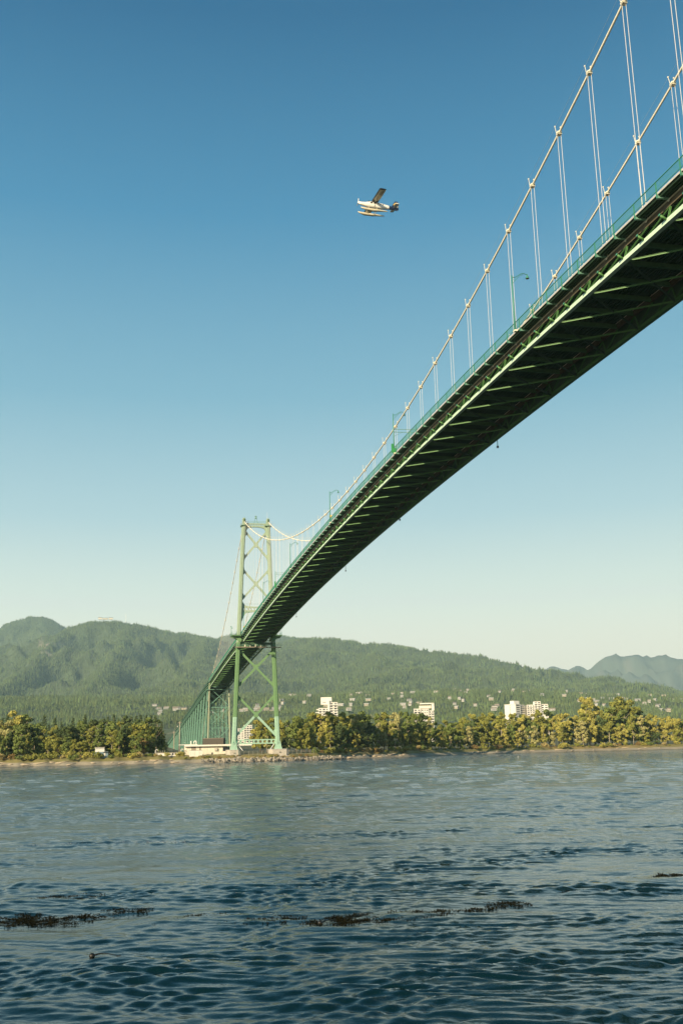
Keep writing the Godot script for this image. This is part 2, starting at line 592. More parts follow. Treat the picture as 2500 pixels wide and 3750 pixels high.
func build_forest(pos: PackedVector3Array, nc: int, from: int, to: int) -> void:
	# a far-off wood, tree by tree, thicker where it is near and in view
	var where := []
	var tint := []
	for j in range(from, to):
		for i in range(0, nc - 1):
			var az: float = grid_az[i]
			if az < -11.0 or az > 37.0:
				continue
			var a := pos[j * nc + i]
			var b := pos[j * nc + i + 1]
			var c := pos[(j + 1) * nc + i]
			var d := pos[(j + 1) * nc + i + 1]
			var rr := Vector2(a.x - EYE.x, a.z - EYE.z).length()
			if rr > 11500.0 or rr < 2300.0:
				continue
			var area := (b - a).cross(c - a).length()
			var seen := ((b - a).cross(c - a)).normalized().dot((EYE - a).normalized())
			if absf(seen) < 0.002 and rr > 6000.0:
				continue
			var gap := 11.5 if rr < 5000.0 else 14.0
			var nz := patch.get_noise_2d(a.x, a.z)
			var want := area / (gap * gap)
			if rocky(az, a, nz):
				want *= 0.12
			if rr < 4300.0 and az > -2.0:
				want *= 0.55 + 0.5 * smoothstep(-0.1, 0.3, nz)
			var n := int(want) + (1 if rng.randf() < want - int(want) else 0)
			for k in n:
				var u := rng.randf()
				var v := rng.randf()
				var p := a.lerp(b, u).lerp(c.lerp(d, u), v)
				var h := rng.randf_range(13.0, 26.0) * (0.85 + 0.4 * patch.get_noise_2d(p.z * 3.0, p.x * 3.0))
				if rr < 3300.0:
					h *= 0.72
				var w := h * rng.randf_range(0.8, 1.25)
				where.append(Transform3D(Basis(Vector3.UP, rng.randf() * TAU) * Basis.from_scale(Vector3(w, h, w)), p - Vector3(0, 1.5, 0)))
				var g := rng.randf_range(0.65, 1.35) * (1.0 + 0.5 * patch.get_noise_2d(p.x * 1.7, p.z * 1.7))
				var warm := rng.randf_range(-0.012, 0.016)
				tint.append(Color((0.088 + warm) * g, (0.128 + warm * 0.5) * g, 0.044 * g))
	var mm := MultiMesh.new()
	mm.transform_format = MultiMesh.TRANSFORM_3D
	mm.use_colors = true
	mm.mesh = fir_mesh(8)
	mm.instance_count = where.size()
	for i in where.size():
		mm.set_instance_transform(i, where[i])
		mm.set_instance_color(i, tint[i])
	print("forest ", where.size())
	var o := MultiMeshInstance3D.new()
	o.name = "mountain_forest"
	o.multimesh = mm
	o.material_override = M.fir_needles
	add_child(o)
	tag(o, "dense conifer forest covering the mountainsides behind the bridge", "forest")
	o.set_meta("kind", "stuff")

# ---------------------------------------------------------------- water
func build_water() -> void:
	var azs := []
	for i in 801:
		azs.append(deg_to_rad(-20.0 + 80.0 * i / 800.0))
	var rs := []
	var steps := []
	var r := 11.0
	while r < 1150.0:
		rs.append(r)
		var s: float = r * (0.0034 if r < 120.0 else 0.0085)
		steps.append(s)
		r += s
	var nc := azs.size()
	var nr := rs.size()
	# wave trains
	var wr := RandomNumberGenerator.new()
	wr.seed = 77
	var comps := []
	var slopes := [0.055, 0.072, 0.090, 0.100, 0.096, 0.082, 0.066, 0.052, 0.042, 0.034, 0.030, 0.027, 0.023, 0.020, 0.018, 0.016, 0.016, 0.014]
	for i in 36:
		var lam := 0.17 * pow(1.245, i / 2) * wr.randf_range(0.9, 1.12)
		var dirn := deg_to_rad(wr.randf_range(-42.0, 42.0) - 2.0)
		var k := TAU / lam
		var amp: float = slopes[i / 2] * 0.82 * lam / TAU
		comps.append([k * sin(dirn), k * cos(dirn), wr.randf() * TAU, amp, lam])
	var calm := FastNoiseLite.new()
	calm.seed = 31
	calm.frequency = 1.0 / 14.0
	calm.fractal_octaves = 3
	var bend := FastNoiseLite.new()
	bend.seed = 32
	bend.frequency = 1.0 / 6.0
	bend.fractal_octaves = 2
	var chop := FastNoiseLite.new()
	chop.seed = 33
	chop.frequency = 1.0 / 0.9
	chop.fractal_octaves = 3
	var pos := PackedVector3Array()
	pos.resize(nc * nr)
	for j in nr:
		r = rs[j]
		var live := []
		for c in comps:
			var f: float = clampf((c[4] / steps[j] - 1.5) / 1.5, 0.0, 1.0)
			if f > 0.0:
				live.append([c[0], c[1], c[2], c[3] * f, c[4]])
		for i in nc:
			var x: float = EYE.x + r * sin(azs[i])
			var z: float = EYE.z - r * cos(azs[i])
			var b := bend.get_noise_2d(x, z) * 0.9
			var m := 0.92 + 1.9 * calm.get_noise_2d(x * 0.5, z)
			m = clampf(m, 0.3, 1.8) if r < 50.0 else clampf(m, 0.6, 1.8) * (1.0 + 0.5 * smoothstep(50.0, 140.0, r))
			var far := 1.0 + 2.2 * smoothstep(70.0, 220.0, r) * clampf(0.6 + m * 0.4, 0.5, 1.5)
			var y := 0.0
			var xx := x + b
			var zz := z + b * 0.7
			for c in live:
				var w: float = sin(c[0] * xx + c[1] * zz + c[2])
				y += c[3] * (w + 0.12 * w * w) * (m if c[4] < 2.0 else far)
			if r < 130.0:
				y += (0.012 * chop.get_noise_2d(x * 0.4, z) * m) * (1.0 - smoothstep(70.0, 130.0, r))
			pos[j * nc + i] = Vector3(x, WL + y, z)
	var nor := PackedVector3Array()
	nor.resize(nc * nr)
	for j in nr:
		for i in nc:
			var dx := pos[j * nc + mini(i + 1, nc - 1)] - pos[j * nc + maxi(i - 1, 0)]
			var dz := pos[mini(j + 1, nr - 1) * nc + i] - pos[maxi(j - 1, 0) * nc + i]
			nor[j * nc + i] = dx.cross(dz).normalized()
	# fine ripples grow in the normal map as the mesh grows too coarse for them
	var bands := [[0.0, 28.0, 0.28], [28.0, 45.0, 0.34], [45.0, 75.0, 0.55], [75.0, 130.0, 0.8], [130.0, 240.0, 1.05], [240.0, 5000.0, 1.2]]
	var mesh := ArrayMesh.new()
	var sea := []
	for bd in bands:
		var idx := PackedInt32Array()
		for j in nr - 1:
			if rs[j] < bd[0] or rs[j] >= bd[1]:
				continue
			var row := PackedInt32Array()
			row.resize((nc - 1) * 6)
			var q := 0
			for i in nc - 1:
				var k := j * nc + i
				row[q] = k; row[q + 1] = k + nc; row[q + 2] = k + 1
				row[q + 3] = k + 1; row[q + 4] = k + nc; row[q + 5] = k + nc + 1
				q += 6
			idx.append_array(row)
		var lo: int = idx[0]
		var hi: int = idx[idx.size() - 1]
		for q in idx.size():
			idx[q] -= lo
		var a := []
		a.resize(Mesh.ARRAY_MAX)
		a[Mesh.ARRAY_VERTEX] = pos.slice(lo, hi + 1)
		a[Mesh.ARRAY_NORMAL] = nor.slice(lo, hi + 1)
		a[Mesh.ARRAY_INDEX] = idx
		mesh.add_surface_from_arrays(Mesh.PRIMITIVE_TRIANGLES, a)
		var wm: StandardMaterial3D = M.sea_water.duplicate()
		wm.normal_scale = bd[2]
		sea.append(wm)
	var water := MeshInstance3D.new()
	water.name = "water"
	water.mesh = mesh
	for k in sea.size():
		water.set_surface_override_material(k, sea[k])
	water.set_meta("kind", "structure")
	add_child(water)
	# the rest of the narrows, to the sides and behind
	var st := begin(true)
	for i in 72:
		var a0 := deg_to_rad(60.0 + 280.0 * i / 72.0)
		var a1 := deg_to_rad(60.0 + 280.0 * (i + 1) / 72.0)
		var e0 := Vector3(sin(a0), 0, -cos(a0))
		var e1 := Vector3(sin(a1), 0, -cos(a1))
		var o := Vector3(EYE.x, WL - 0.02, EYE.z)
		quad(st, o + e0 * 10.0, o + e0 * 6000.0, o + e1 * 6000.0, o + e1 * 10.0)
	structure("outer_water", finish(st), M.sea_water)

# ---------------------------------------------------------------- the suspension bridge
func stations(from: int, to: int) -> Array:
	var a := []
	for m in range(from, to):
		a.append(S0 + BAY * m)
	return a

func build_bridge() -> void:
	var br := thing("suspension_bridge", "long green suspension bridge crossing the narrows to the far tower", "bridge")
	var s_near := 475.0
	var s_far := -187.0
	var all := stations(-39, 94)                 # -185.5 ... 471

	# --- roadway: plate, longitudinal ribs, floor beams
	var road := holder("roadway_deck", br)
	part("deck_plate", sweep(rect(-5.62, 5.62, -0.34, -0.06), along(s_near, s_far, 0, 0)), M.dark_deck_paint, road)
	part("road_surface", sweep(rect(-5.4, 5.4, -0.056, 0.02), along(s_near, s_far, 0, 0, 20.0)), M.asphalt, road)
	for k in 17:
		var x := -5.04 + 0.63 * k
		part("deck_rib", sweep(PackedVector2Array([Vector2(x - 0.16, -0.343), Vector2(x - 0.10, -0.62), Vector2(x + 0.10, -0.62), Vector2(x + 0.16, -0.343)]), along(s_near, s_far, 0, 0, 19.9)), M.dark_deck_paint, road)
	var ib := begin()
	box_into(ib, Vector3(0, 0.44, 0), Vector3(1, 0.12, 1))
	box_into(ib, Vector3(0, -0.44, 0), Vector3(1, 0.12, 1))
	box_into(ib, Vector3.ZERO, Vector3(0.16, 0.76, 1))
	var i_beam := finish(ib)
	var fb := begin()
	box_into(fb, Vector3(0, -0.95, 0), Vector3(11.3, 0.65, 0.06))
	box_into(fb, Vector3(0, -1.29, 0), Vector3(11.3, 0.05, 0.34))
	var floor_beam := finish(fb)
	for m in range(-39, 94):
		var s := S0 + BAY * m
		if true:
			part("floor_beam", floor_beam, M.deck_green_paint, road, Transform3D(Basis(), Vector3(0, deck(s), s)))
	# --- bottom bracing between the trusses
	var lat := holder("bottom_bracing", br)
	for m in range(-39, 92):
		if posmod(m, 2) != 1:
			continue
		var s := S0 + BAY * m
		var e := s + 2.0 * BAY
		var ya := deck(s) - 3.39
		var yb := deck(e) - 3.39
		if s < 3.0 and e > -3.0:
			continue
		bar("lateral_brace", Vector3(-6.1, ya, s), Vector3(6.1, yb, e), 0.19, 0.22, M.brace_paint, lat, i_beam)
		var mid := Vector3(0, (ya + yb) * 0.5, (s + e) * 0.5)
		for sg in [-1.0, 1.0]:
			var end := Vector3(-6.1, yb, e) if sg < 0 else Vector3(6.1, ya, s)
			var d: Vector3 = (end - mid).normalized()
			bar("lateral_brace", mid + d * 0.32, end, 0.20, 0.22, M.dark_deck_paint, lat, i_beam)
	# --- two stiffening trusses
	for sd in [-1.0, 1.0]:
		var tr := holder("stiffening_truss", br)
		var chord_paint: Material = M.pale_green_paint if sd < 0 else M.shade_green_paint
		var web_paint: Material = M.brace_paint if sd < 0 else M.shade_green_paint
		for span in [[s_near, 2.6], [-2.6, s_far]]:
			var st := begin()
			sweep_into(st, rect(sd * 6.38 - 0.24, sd * 6.38 + 0.24, -0.25, 0.27), along(span[0], span[1], 0, -3.36))
			sweep_into(st, rect(sd * 6.38 - 0.29, sd * 6.38 + 0.29, -0.292, -0.252), along(span[0], span[1], 0, -3.36))
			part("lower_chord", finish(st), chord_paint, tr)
			var st2 := begin()
			sweep_into(st2, rect(sd * 5.78 - 0.07, sd * 5.78 + 0.07, -1.32, -0.56), along(span[0], span[1], 0, 0))
			sweep_into(st2, rect(sd * 5.78 - 0.17, sd * 5.78 + 0.17, -1.38, -1.322), along(span[0], span[1], 0, 0))
			part("edge_girder", finish(st2), M.brown_paint, tr)
			part("girder_flange", sweep(rect(sd * 5.82 - 0.2, sd * 5.82 + 0.2, -0.557, -0.50), along(span[0], span[1], 0, 0)), M.cream_paint, tr)
		var gus := prism(PackedVector2Array([Vector2(-0.34, 0), Vector2(0.34, 0), Vector2(0.1, -0.3), Vector2(-0.1, -0.3)]), -0.012, 0.012)
		var stub := begin(true)
		tube_into(stub, [Vector3(0, 0, 0), Vector3(sd * 0.75, 0.42, 0)], [0.15], 8)
		var stub_mesh := finish(stub)
		var cap := begin(true)
		tube_into(cap, [Vector3(sd * 0.755, 0.423, 0), Vector3(sd * 0.86, 0.482, 0)], [0.19], 8)
		var cap_mesh := finish(cap)
		for m in range(-39, 94):
			var s := S0 + BAY * m
			if absf(s) < 3.5:
				continue
			var y := deck(s)
			var low := Vector3(sd * 6.36, y - 3.06, s)
			part("outrigger_stub", stub_mesh, web_paint, tr, Transform3D(Basis(), Vector3(sd * 6.6, y - 3.14, s)))
			part("stub_cap", cap_mesh, M.teal_paint, tr, Transform3D(Basis(), Vector3(sd * 6.6, y - 3.14, s)))
			if s + BAY < s_near and not (s < 0.0 and s + BAY > -2.0):
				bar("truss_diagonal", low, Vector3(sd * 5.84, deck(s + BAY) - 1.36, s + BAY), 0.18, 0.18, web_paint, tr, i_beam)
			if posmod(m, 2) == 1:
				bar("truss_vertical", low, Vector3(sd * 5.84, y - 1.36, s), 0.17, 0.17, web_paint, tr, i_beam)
			part("flange_gusset", gus, M.cream_paint, tr, Transform3D(Basis(Vector3.UP, PI / 2), Vector3(sd * 6.035, y - 0.555, s)))
	part("service_duct", sweep(rect(6.75, 7.3, -2.55, -0.72), along(s_near, 2.6, 0, 0)), M.dark_deck_paint, holder("service_duct_run", br))
	# --- sidewalks on brackets, with railings
	var bst := begin()
	prism_into(bst, PackedVector2Array([Vector2(-7.38, -0.18), Vector2(-5.98, -0.18), Vector2(-5.98, -0.5), Vector2(-7.38, -0.62)]), -0.03, 0.03)
	prism_into(bst, PackedVector2Array([Vector2(-7.40, -0.622), Vector2(-5.98, -0.502), Vector2(-5.98, -0.55), Vector2(-7.40, -0.67)]), -0.17, 0.17)
	var bracket := finish(bst)
	var pst := begin()
	box_into(pst, Vector3(0, 0.36, 0.045), Vector3(0.10, 2.0, 0.035))
	box_into(pst, Vector3(0, 0.36, -0.045), Vector3(0.10, 2.0, 0.035))
	box_into(pst, Vector3(0, 0.36, 0), Vector3(0.05, 1.98, 0.056))
	var post := finish(pst)
	var rst := begin()
	for k in 37:
		box_into(rst, Vector3(0, 0.79, -BAY * 0.5 + 0.13 + k * (BAY - 0.26) / 36.0), Vector3(0.016, 1.06, 0.016))
	var pickets := finish(rst)
	for sd in [-1.0, 1.0]:
		var walk := holder("sidewalk", br)
		var x0: float = minf(sd * 5.66, sd * 7.34)
		var x1: float = maxf(sd * 5.66, sd * 7.34)
		part("walkway_slab", sweep(rect(x0, x1, -0.17, 0.02), along(s_near, s_far, 0, 0)), M.dark_deck_paint, walk)
		part("kerb_fascia", sweep(rect(sd * 7.37 - 0.028, sd * 7.37 + 0.028, -0.19, 0.07), along(s_near, s_far, 0, 0)), M.kerb_concrete, walk)
		for k in 3:
			var x: float = sd * (6.2 + 0.42 * k)
			part("walkway_rib", sweep(PackedVector2Array([Vector2(x - 0.13, -0.172), Vector2(x - 0.08, -0.38), Vector2(x + 0.08, -0.38), Vector2(x + 0.13, -0.172)]), along(s_near, s_far, 0, 0, 19.9)), M.dark_deck_paint, walk)
		for s in all:
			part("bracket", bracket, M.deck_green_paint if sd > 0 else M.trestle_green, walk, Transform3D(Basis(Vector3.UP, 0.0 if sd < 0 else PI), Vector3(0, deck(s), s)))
		var rail := holder("railing", br)
		part("top_rail", sweep(rect(sd * 7.47 - 0.05, sd * 7.47 + 0.05, 1.31, 1.39), along(s_near, s_far, 0, 0)), M.teal_paint, rail)
		part("bottom_rail", sweep(rect(sd * 7.47 - 0.035, sd * 7.47 + 0.035, 0.19, 0.255), along(s_near, s_far, 0, 0)), M.teal_paint, rail)
		for i in all.size():
			var s: float = all[i]
			part("rail_post", post, M.teal_paint, rail, Transform3D(Basis(), Vector3(sd * 7.47, deck(s), s)))
			if i + 1 < all.size():
				var c := s + BAY * 0.5
				part("railing_panel", pickets, M.teal_paint, rail, Transform3D(Basis(Vector3.RIGHT, -atan2(deck(s + BAY) - deck(s), BAY)), Vector3(sd * 7.47, deck(c), c)))
	# --- main cables, clamps and hanger ropes
	for sd in [-1.0, 1.0]:
		var mc := holder("main_cable", br)
		var pts := []
		for i in 120:
			var s := lerpf(474.0, 0.0, i / 119.0)
			pts.append(Vector3(sd * 6.09, cable(s), s))
		for i in range(1, 50):
			var s := -187.0 * i / 49.0
			pts.append(Vector3(sd * 6.09, cable(s), s))
		pts.append(Vector3(sd * 6.09, cable(-257.0), -257.0))
		part("cable_strand", tube(pts, [0.155], 10), M.cream_paint, mc)
		for side in [-1.0, 1.0]:
			var hp := []
			for i in 100:
				var s := lerpf(474.0, 0.0, i / 99.0)
				hp.append(Vector3(sd * 6.09 + side * 0.42, cable(s) + 1.12, s))
			part("hand_rope", tube(hp, [0.012], 4), M.wire_grey, mc)
		for m in range(-36, 94):
			if posmod(m, 2) == 1:
				continue
			var s := S0 + BAY * m
			if absf(s) < 4.0 or s < -180.0 or s > 470.0:
				continue
			var y := cable(s)
			var slope := atan2(cable(s + 1.0) - cable(s - 1.0), 2.0)
			part("cable_clamp", clamp_mesh(), M.cream_paint, mc, Transform3D(Basis(Vector3.RIGHT, -slope), Vector3(sd * 6.09, y, s)))
			if s > -170.0:
				for k in [-1.0, 1.0]:
					bar("hanger_rope", Vector3(sd * 6.09 + k * 0.2, y - 0.1, s + k * 0.12), Vector3(sd * 6.09 + k * 0.2, deck(s) - 0.5, s + k * 0.12), 0.044, 0.044, M.white_rope, mc)
	build_tower(br)
	# --- things hung under or fixed to the deck
	for a in [[315.5, 1.3], [243.8, 0.3], [177.0, 1.7], [80.8, 1.6]]:
		var s: float = a[0]
		var o := thing("navigation_light", "dark navigation light on a rod below the bridge deck, %s" % {315.5: "nearest of the four", 243.8: "second nearest", 177.0: "third along towards the tower", 80.8: "closest to the tower"}[s], "light", Vector3(6.5, deck(s) - 3.62, s))
		bar("rod", Vector3(0, 0, 0), Vector3(0, -a[1], 0), 0.11, 0.11, M.teal_paint, o)
		box("lantern", Vector3(0, -a[1] - 0.2, 0), Vector3(0.34, 0.4, 0.34), M.plane_black, o)
	build_lamps()

var clamp_shape: ArrayMesh
func clamp_mesh() -> ArrayMesh:
	if clamp_shape:
		return clamp_shape
	var st := begin()
	tube_into(st, [Vector3(0, 0, -0.36), Vector3(0, 0, 0.36)], [0.20], 10)
	tube_into(st, [Vector3(0, 0, -0.2), Vector3(0, 0, 0.2)], [0.235], 10)
	box_into(st, Vector3(0, -0.3, 0), Vector3(0.62, 0.08, 0.5))
	for k in [-1.0, 1.0]:
		box_into(st, Vector3(0.27 * k, -0.02, 0), Vector3(0.10, 0.24, 0.62))
		bar_into(st, Vector3(0.42 * k, -0.1, 0), Vector3(0.42 * k, 1.22, 0), 0.05, 0.05)
		box_into(st, Vector3(0.42 * k, 1.2, 0), Vector3(0.15, 0.15, 0.15))
		bar_into(st, Vector3(0.2 * k, 0.0, 0), Vector3(0.44 * k, 0.02, 0), 0.06, 0.06)
	clamp_shape = finish(st)
	return clamp_shape

# ---- the far tower
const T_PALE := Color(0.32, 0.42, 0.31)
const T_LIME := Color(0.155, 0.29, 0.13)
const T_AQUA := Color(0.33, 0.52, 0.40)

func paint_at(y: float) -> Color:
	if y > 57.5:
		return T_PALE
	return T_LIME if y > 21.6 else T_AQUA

func leg_x(y: float) -> float:
	return lerpf(10.76, 6.09, (y - 6.34) / 112.85)

# straight member from a to b, cut where the paint changes
func painted_bar(st: SurfaceTool, a: Vector3, b: Vector3, w: float, h: float) -> void:
	var cuts := [0.0]
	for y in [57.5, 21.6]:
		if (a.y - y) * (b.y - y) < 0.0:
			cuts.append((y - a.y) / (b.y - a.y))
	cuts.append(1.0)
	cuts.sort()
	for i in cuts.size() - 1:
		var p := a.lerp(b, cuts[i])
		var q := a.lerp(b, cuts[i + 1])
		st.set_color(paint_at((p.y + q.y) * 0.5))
		var n := (b - a).normalized()
		var v := Vector3(0, 0, 1)
		var u := v.cross(n).normalized()
		var c := [u * w * 0.5 + v * h * 0.5, u * w * 0.5 - v * h * 0.5, -u * w * 0.5 - v * h * 0.5, -u * w * 0.5 + v * h * 0.5]
		for k in 4:
			quad(st, p + c[k], p + c[(k + 1) % 4], q + c[(k + 1) % 4], q + c[k])

# a plate in x, y with curved edges and holes: solid spans between given heights for each x
func plate(xs: Array, spans: Callable, z0: float, z1: float, col: Color) -> ArrayMesh:
	var st := begin()
	st.set_color(col)
	for i in xs.size() - 1:
		var x: float = xs[i]
		var x2: float = xs[i + 1]
		var a: Array = spans.call(x + 0.0001)
		var b: Array = spans.call(x2 - 0.0001)
		if a.size() != b.size():
			if a.size() > b.size():
				a = b
			else:
				b = a
		for k in a.size():
			var l0: float = a[k][0]
			var h0: float = a[k][1]
			var l1: float = b[k][0]
			var h1: float = b[k][1]
			quad(st, Vector3(x, l0, z1), Vector3(x, h0, z1), Vector3(x2, h1, z1), Vector3(x2, l1, z1))
			quad(st, Vector3(x, l0, z0), Vector3(x2, l1, z0), Vector3(x2, h1, z0), Vector3(x, h0, z0))
			quad(st, Vector3(x, h0, z0), Vector3(x2, h1, z0), Vector3(x2, h1, z1), Vector3(x, h0, z1))
			quad(st, Vector3(x, l0, z0), Vector3(x, l0, z1), Vector3(x2, l1, z1), Vector3(x2, l1, z0))
	return finish(st)

func holed(x: float, lo: float, hi: float, pitch: float, half_w: float, cy: float, half_h: float, limit: float, power: float) -> Array:
	if absf(x) > limit:
		return [[lo, (lo + hi) * 0.5], [(lo + hi) * 0.5, hi]]
	var u := (x / pitch - roundf(x / pitch)) * pitch
	var t := absf(u) / half_w
	if t >= 1.0:
		return [[lo, cy], [cy, hi]]
	var hh := half_h * pow(1.0 - pow(t, power), 1.0 / power)
	return [[lo, cy - hh], [cy + hh, hi]]

func build_tower(br: Node3D) -> void:
	var tw := holder("bridge_tower", br)
	# legs: a stepped box, wings set back behind a deeper core
	for sd in [-1.0, 1.0]:
		var st := begin()
		for seg in [[6.9, 21.6], [21.6, 57.5], [57.5, 117.0]]:
			var a := Vector3(sd * leg_x(seg[0]), seg[0], 0)
			var b := Vector3(sd * leg_x(seg[1]), seg[1], 0)
			var k0 := lerpf(1.0, 0.84, (seg[0] - 6.9) / 112.0)
			st.set_color(paint_at((seg[0] + seg[1]) * 0.5))
			painted_bar(st, a, b, 1.28 * k0, 3.8)
			painted_bar(st, a, b, 1.45 * k0, 3.2)
			painted_bar(st, a, b, 2.15 * k0, 1.2)
			for x in [-0.32, 0.32]:
				painted_bar(st, a + Vector3(x * k0, 0, 1.93), b + Vector3(x * k0, 0, 1.93), 0.16, 0.12)
		st.set_color(T_AQUA)
		var bx: float = sd * leg_x(6.6)
		box_into(st, Vector3(bx, 6.45, 0), Vector3(3.2, 0.9, 4.6))
		for k in 4:
			var yy := 7.2 + k * 0.8
			box_into(st, Vector3(bx - sd * k * 0.03, yy, 0), Vector3(2.75 - 0.2 * k, 0.8, 4.2 - 0.2 * k))
		st.set_color(T_PALE)
		var tx: float = sd * 6.09
		box_into(st, Vector3(tx, 118.4, 0), Vector3(1.5, 3.4, 2.6))
		box_into(st, Vector3(tx, 120.35, 0), Vector3(1.1, 0.5, 2.0))
		part("tower_leg", finish(st), M.tower_paint, tw)
		# saddle housing and the ring gallery round the head of the leg
		box("cable_saddle", Vector3(tx + 0.1, 119.2, 1.6), Vector3(0.75, 1.5, 1.1), M.dark_deck_paint, tw)
		box("head_gallery", Vector3(tx, 116.45, 0), Vector3(3.3, 0.14, 5.0), M.trestle_green, tw)
		rail_ring(tw, tx - 1.6, tx + 1.6, -2.45, 2.45, 116.5, 1.1, M.tower_paint)
	# arched strut over the top
	var xs := []
	for i in 161:
		xs.append(-5.6 + 11.2 * i / 160.0)
	part("top_strut", plate(xs, func(x):
		var lo := 116.0 - 0.55 * pow(absf(x) / 4.0, 2.0) - 2.0 * pow(maxf(absf(x) - 3.7, 0.0) / 1.4, 2.0)
		return holed(x, lo, 118.0, 1.12, 0.32, 117.1, 0.42, 4.4, 2.6), -0.45, 0.45, T_PALE), M.tower_paint, tw)
	for z in [-0.4, 0.4]:
		for h in [0.55, 1.1]:
			bar("strut_rail", Vector3(-5.4, 118.0 + h, z), Vector3(5.4, 118.0 + h, z), 0.05, 0.05, M.trestle_green, tw)
	for i in 11:
		bar("strut_rail_post", Vector3(-5.0 + i, 118.0, 0.4), Vector3(-5.0 + i, 119.1, 0.4), 0.05, 0.05, M.trestle_green, tw)
	# beacon on top
	var bc := begin()
	for k in 4:
		var sx := -1.0 if k < 2 else 1.0
		var sz := -1.0 if k % 2 else 1.0
		bar_into(bc, Vector3(sx * 0.9, 118.0, sz * 0.4), Vector3(sx * 0.3, 120.6, sz * 0.25), 0.12, 0.12)
	box_into(bc, Vector3(0, 120.65, 0), Vector3(1.1, 0.1, 1.0))
	tube_into(bc, [Vector3(0, 120.7, 0), Vector3(0, 121.6, 0)], [0.38, 0.34], 8)
	box_into(bc, Vector3(0, 121.65, 0), Vector3(1.0, 0.1, 1.0))
	tube_into(bc, [Vector3(0, 121.7, 0), Vector3(0, 122.5, 0)], [0.14, 0.03], 6)
	part("beacon", finish(bc), M.trestle_green, tw)
	bar("antenna", Vector3(5.75, 120.5, 0.3), Vector3(5.75, 123.9, 0.3), 0.08, 0.08, M.white_rope, tw)
	for x in [-6.6, -5.6, 6.6]:
		bar("antenna", Vector3(x, 120.5, 0.3), Vector3(x, 121.5, 0.3), 0.05, 0.05, M.trestle_green, tw)
	# crossed braces with curved gussets
	for a in [[113.9, 99.7, 106.8, 0.98], [93.9, 79.0, 86.9, 0.98], [53.4, 36.4, 45.6, 1.05], [31.6, 12.6, 22.6, 1.05]]:
		for sd in [-1.0, 1.0]:
			var p := Vector3(sd * (leg_x(a[0]) - 0.4), a[0] + 0.4, 0)
			var q := Vector3(-sd * (leg_x(a[1]) - 0.4), a[1] - 0.4, 0)
			var st := begin()
			painted_bar(st, p, q, a[3], 0.62 if sd < 0 else 0.58)
			part("cross_brace", finish(st), M.tower_paint, tw)
		# star plate at the crossing
		var poly := PackedVector2Array()
		for i in 24:
			var th := TAU * i / 24.0
			poly.append(Vector2(cos(th), sin(th) * 1.15) * (0.95 + 0.38 * absf(sin(2.0 * th))))
		var gp := begin()
		gp.set_color(paint_at(a[2] + 0.5))
		prism_into(gp, poly, -0.33, 0.33)
		part("crossing_plate", finish(gp), M.tower_paint, tw, Transform3D(Basis(), Vector3(0, a[2], 0)))
	for sd in [-1.0, 1.0]:
		for g in [[96.8, 5.6, 1.55], [34.0, 5.4, 1.75], [54.5, 3.2, 1.5], [12.0, 4.0, 1.6], [77.8, 4.6, 1.5], [114.0, 3.0, 1.3]]:
			var y: float = g[0]
			var hh: float = g[1]
			var poly := PackedVector2Array()
			var n := 14
			for i in n + 1:
				var t := -1.0 + 2.0 * i / n
				var out: float = 0.85 + g[2] * pow(absf(t), 1.6) * (1.0 if absf(t) < 0.72 else (1.0 - absf(t)) / 0.28 * 0.75 + 0.05)
				poly.append(Vector2(sd * (leg_x(y + t * hh) - out), y + t * hh))
			poly.append(Vector2(sd * leg_x(y + hh), y + hh))
			poly.append(Vector2(sd * leg_x(y - hh), y - hh))
			var st := begin()
			st.set_color(paint_at(y))
			prism_into(st, poly, -0.36, 0.36)
			part("leg_gusset", finish(st), M.tower_paint, tw)
	# portal strut over the roadway
	xs = []
	for i in 121:
		xs.append(-8.0 + 16.0 * i / 120.0)
	part("portal_strut", plate(xs, func(x):
		var u := absf(x)
		var lo := 72.7 - 0.35 * pow(u / 4.0, 2.0) - 2.4 * pow(maxf(u - 4.4, 0.0) / 2.2, 2.0)
		var hi := 75.4 + 0.25 * pow(u / 4.0, 2.0) + 2.4 * pow(maxf(u - 4.8, 0.0) / 2.2, 2.0)
		return holed(x, lo, hi, 1.55, 0.52, 74.2, 0.62, 6.0, 5.0), -0.5, 0.5, T_PALE), M.tower_paint, tw)
	for h in [0.5, 1.0]:
		bar("strut_rail", Vector3(-6.6, 76.0 + h, 0.4), Vector3(6.6, 76.0 + h, 0.4), 0.05, 0.05, M.trestle_green, tw)
	# bottom strut with oval holes
	xs = []
	for i in 241:
		xs.append(-9.6 + 19.2 * i / 240.0)
	part("bottom_strut", plate(xs, func(x): return holed(x, 8.75, 10.95, 2.13, 0.74, 9.85, 0.62, 9.0, 2.8), -0.45, 0.45, T_AQUA), M.tower_paint, tw)
	for sd in [-1.0, 1.0]:
		bar("bottom_knee", Vector3(sd * 9.2, 9.2, 0), Vector3(sd * 6.4, 5.6, 1.2), 0.2, 0.2, M.tower_paint, tw)
	# deck-level galleries wrapping the legs
	for sd in [-1.0, 1.0]:
		var gx0 := minf(sd * 7.62, sd * 12.3)
		var gx1 := maxf(sd * 7.62, sd * 12.3)
		var st := begin()
		box_into(st, Vector3(sd * 9.96, 60.65, 0.4), Vector3(4.68, 0.45, 7.0))
		box_into(st, Vector3(sd * 9.96, 60.95, 0.4), Vector3(4.9, 0.12, 7.3))
		part("deck_gallery", finish(st), M.deck_green_paint, tw)
		var arch := PackedVector2Array()
		arch.append(Vector2(sd * 12.0, 60.4))
		for i in 9:
			var t := i / 8.0
			arch.append(Vector2(sd * (12.0 - 3.2 * t), 59.9 - 0.5 * t - 1.6 * pow(t, 3.0)))
		arch.append(Vector2(sd * 7.5, 57.8))
		arch.append(Vector2(sd * 7.5, 60.4))
		var st2 := begin()
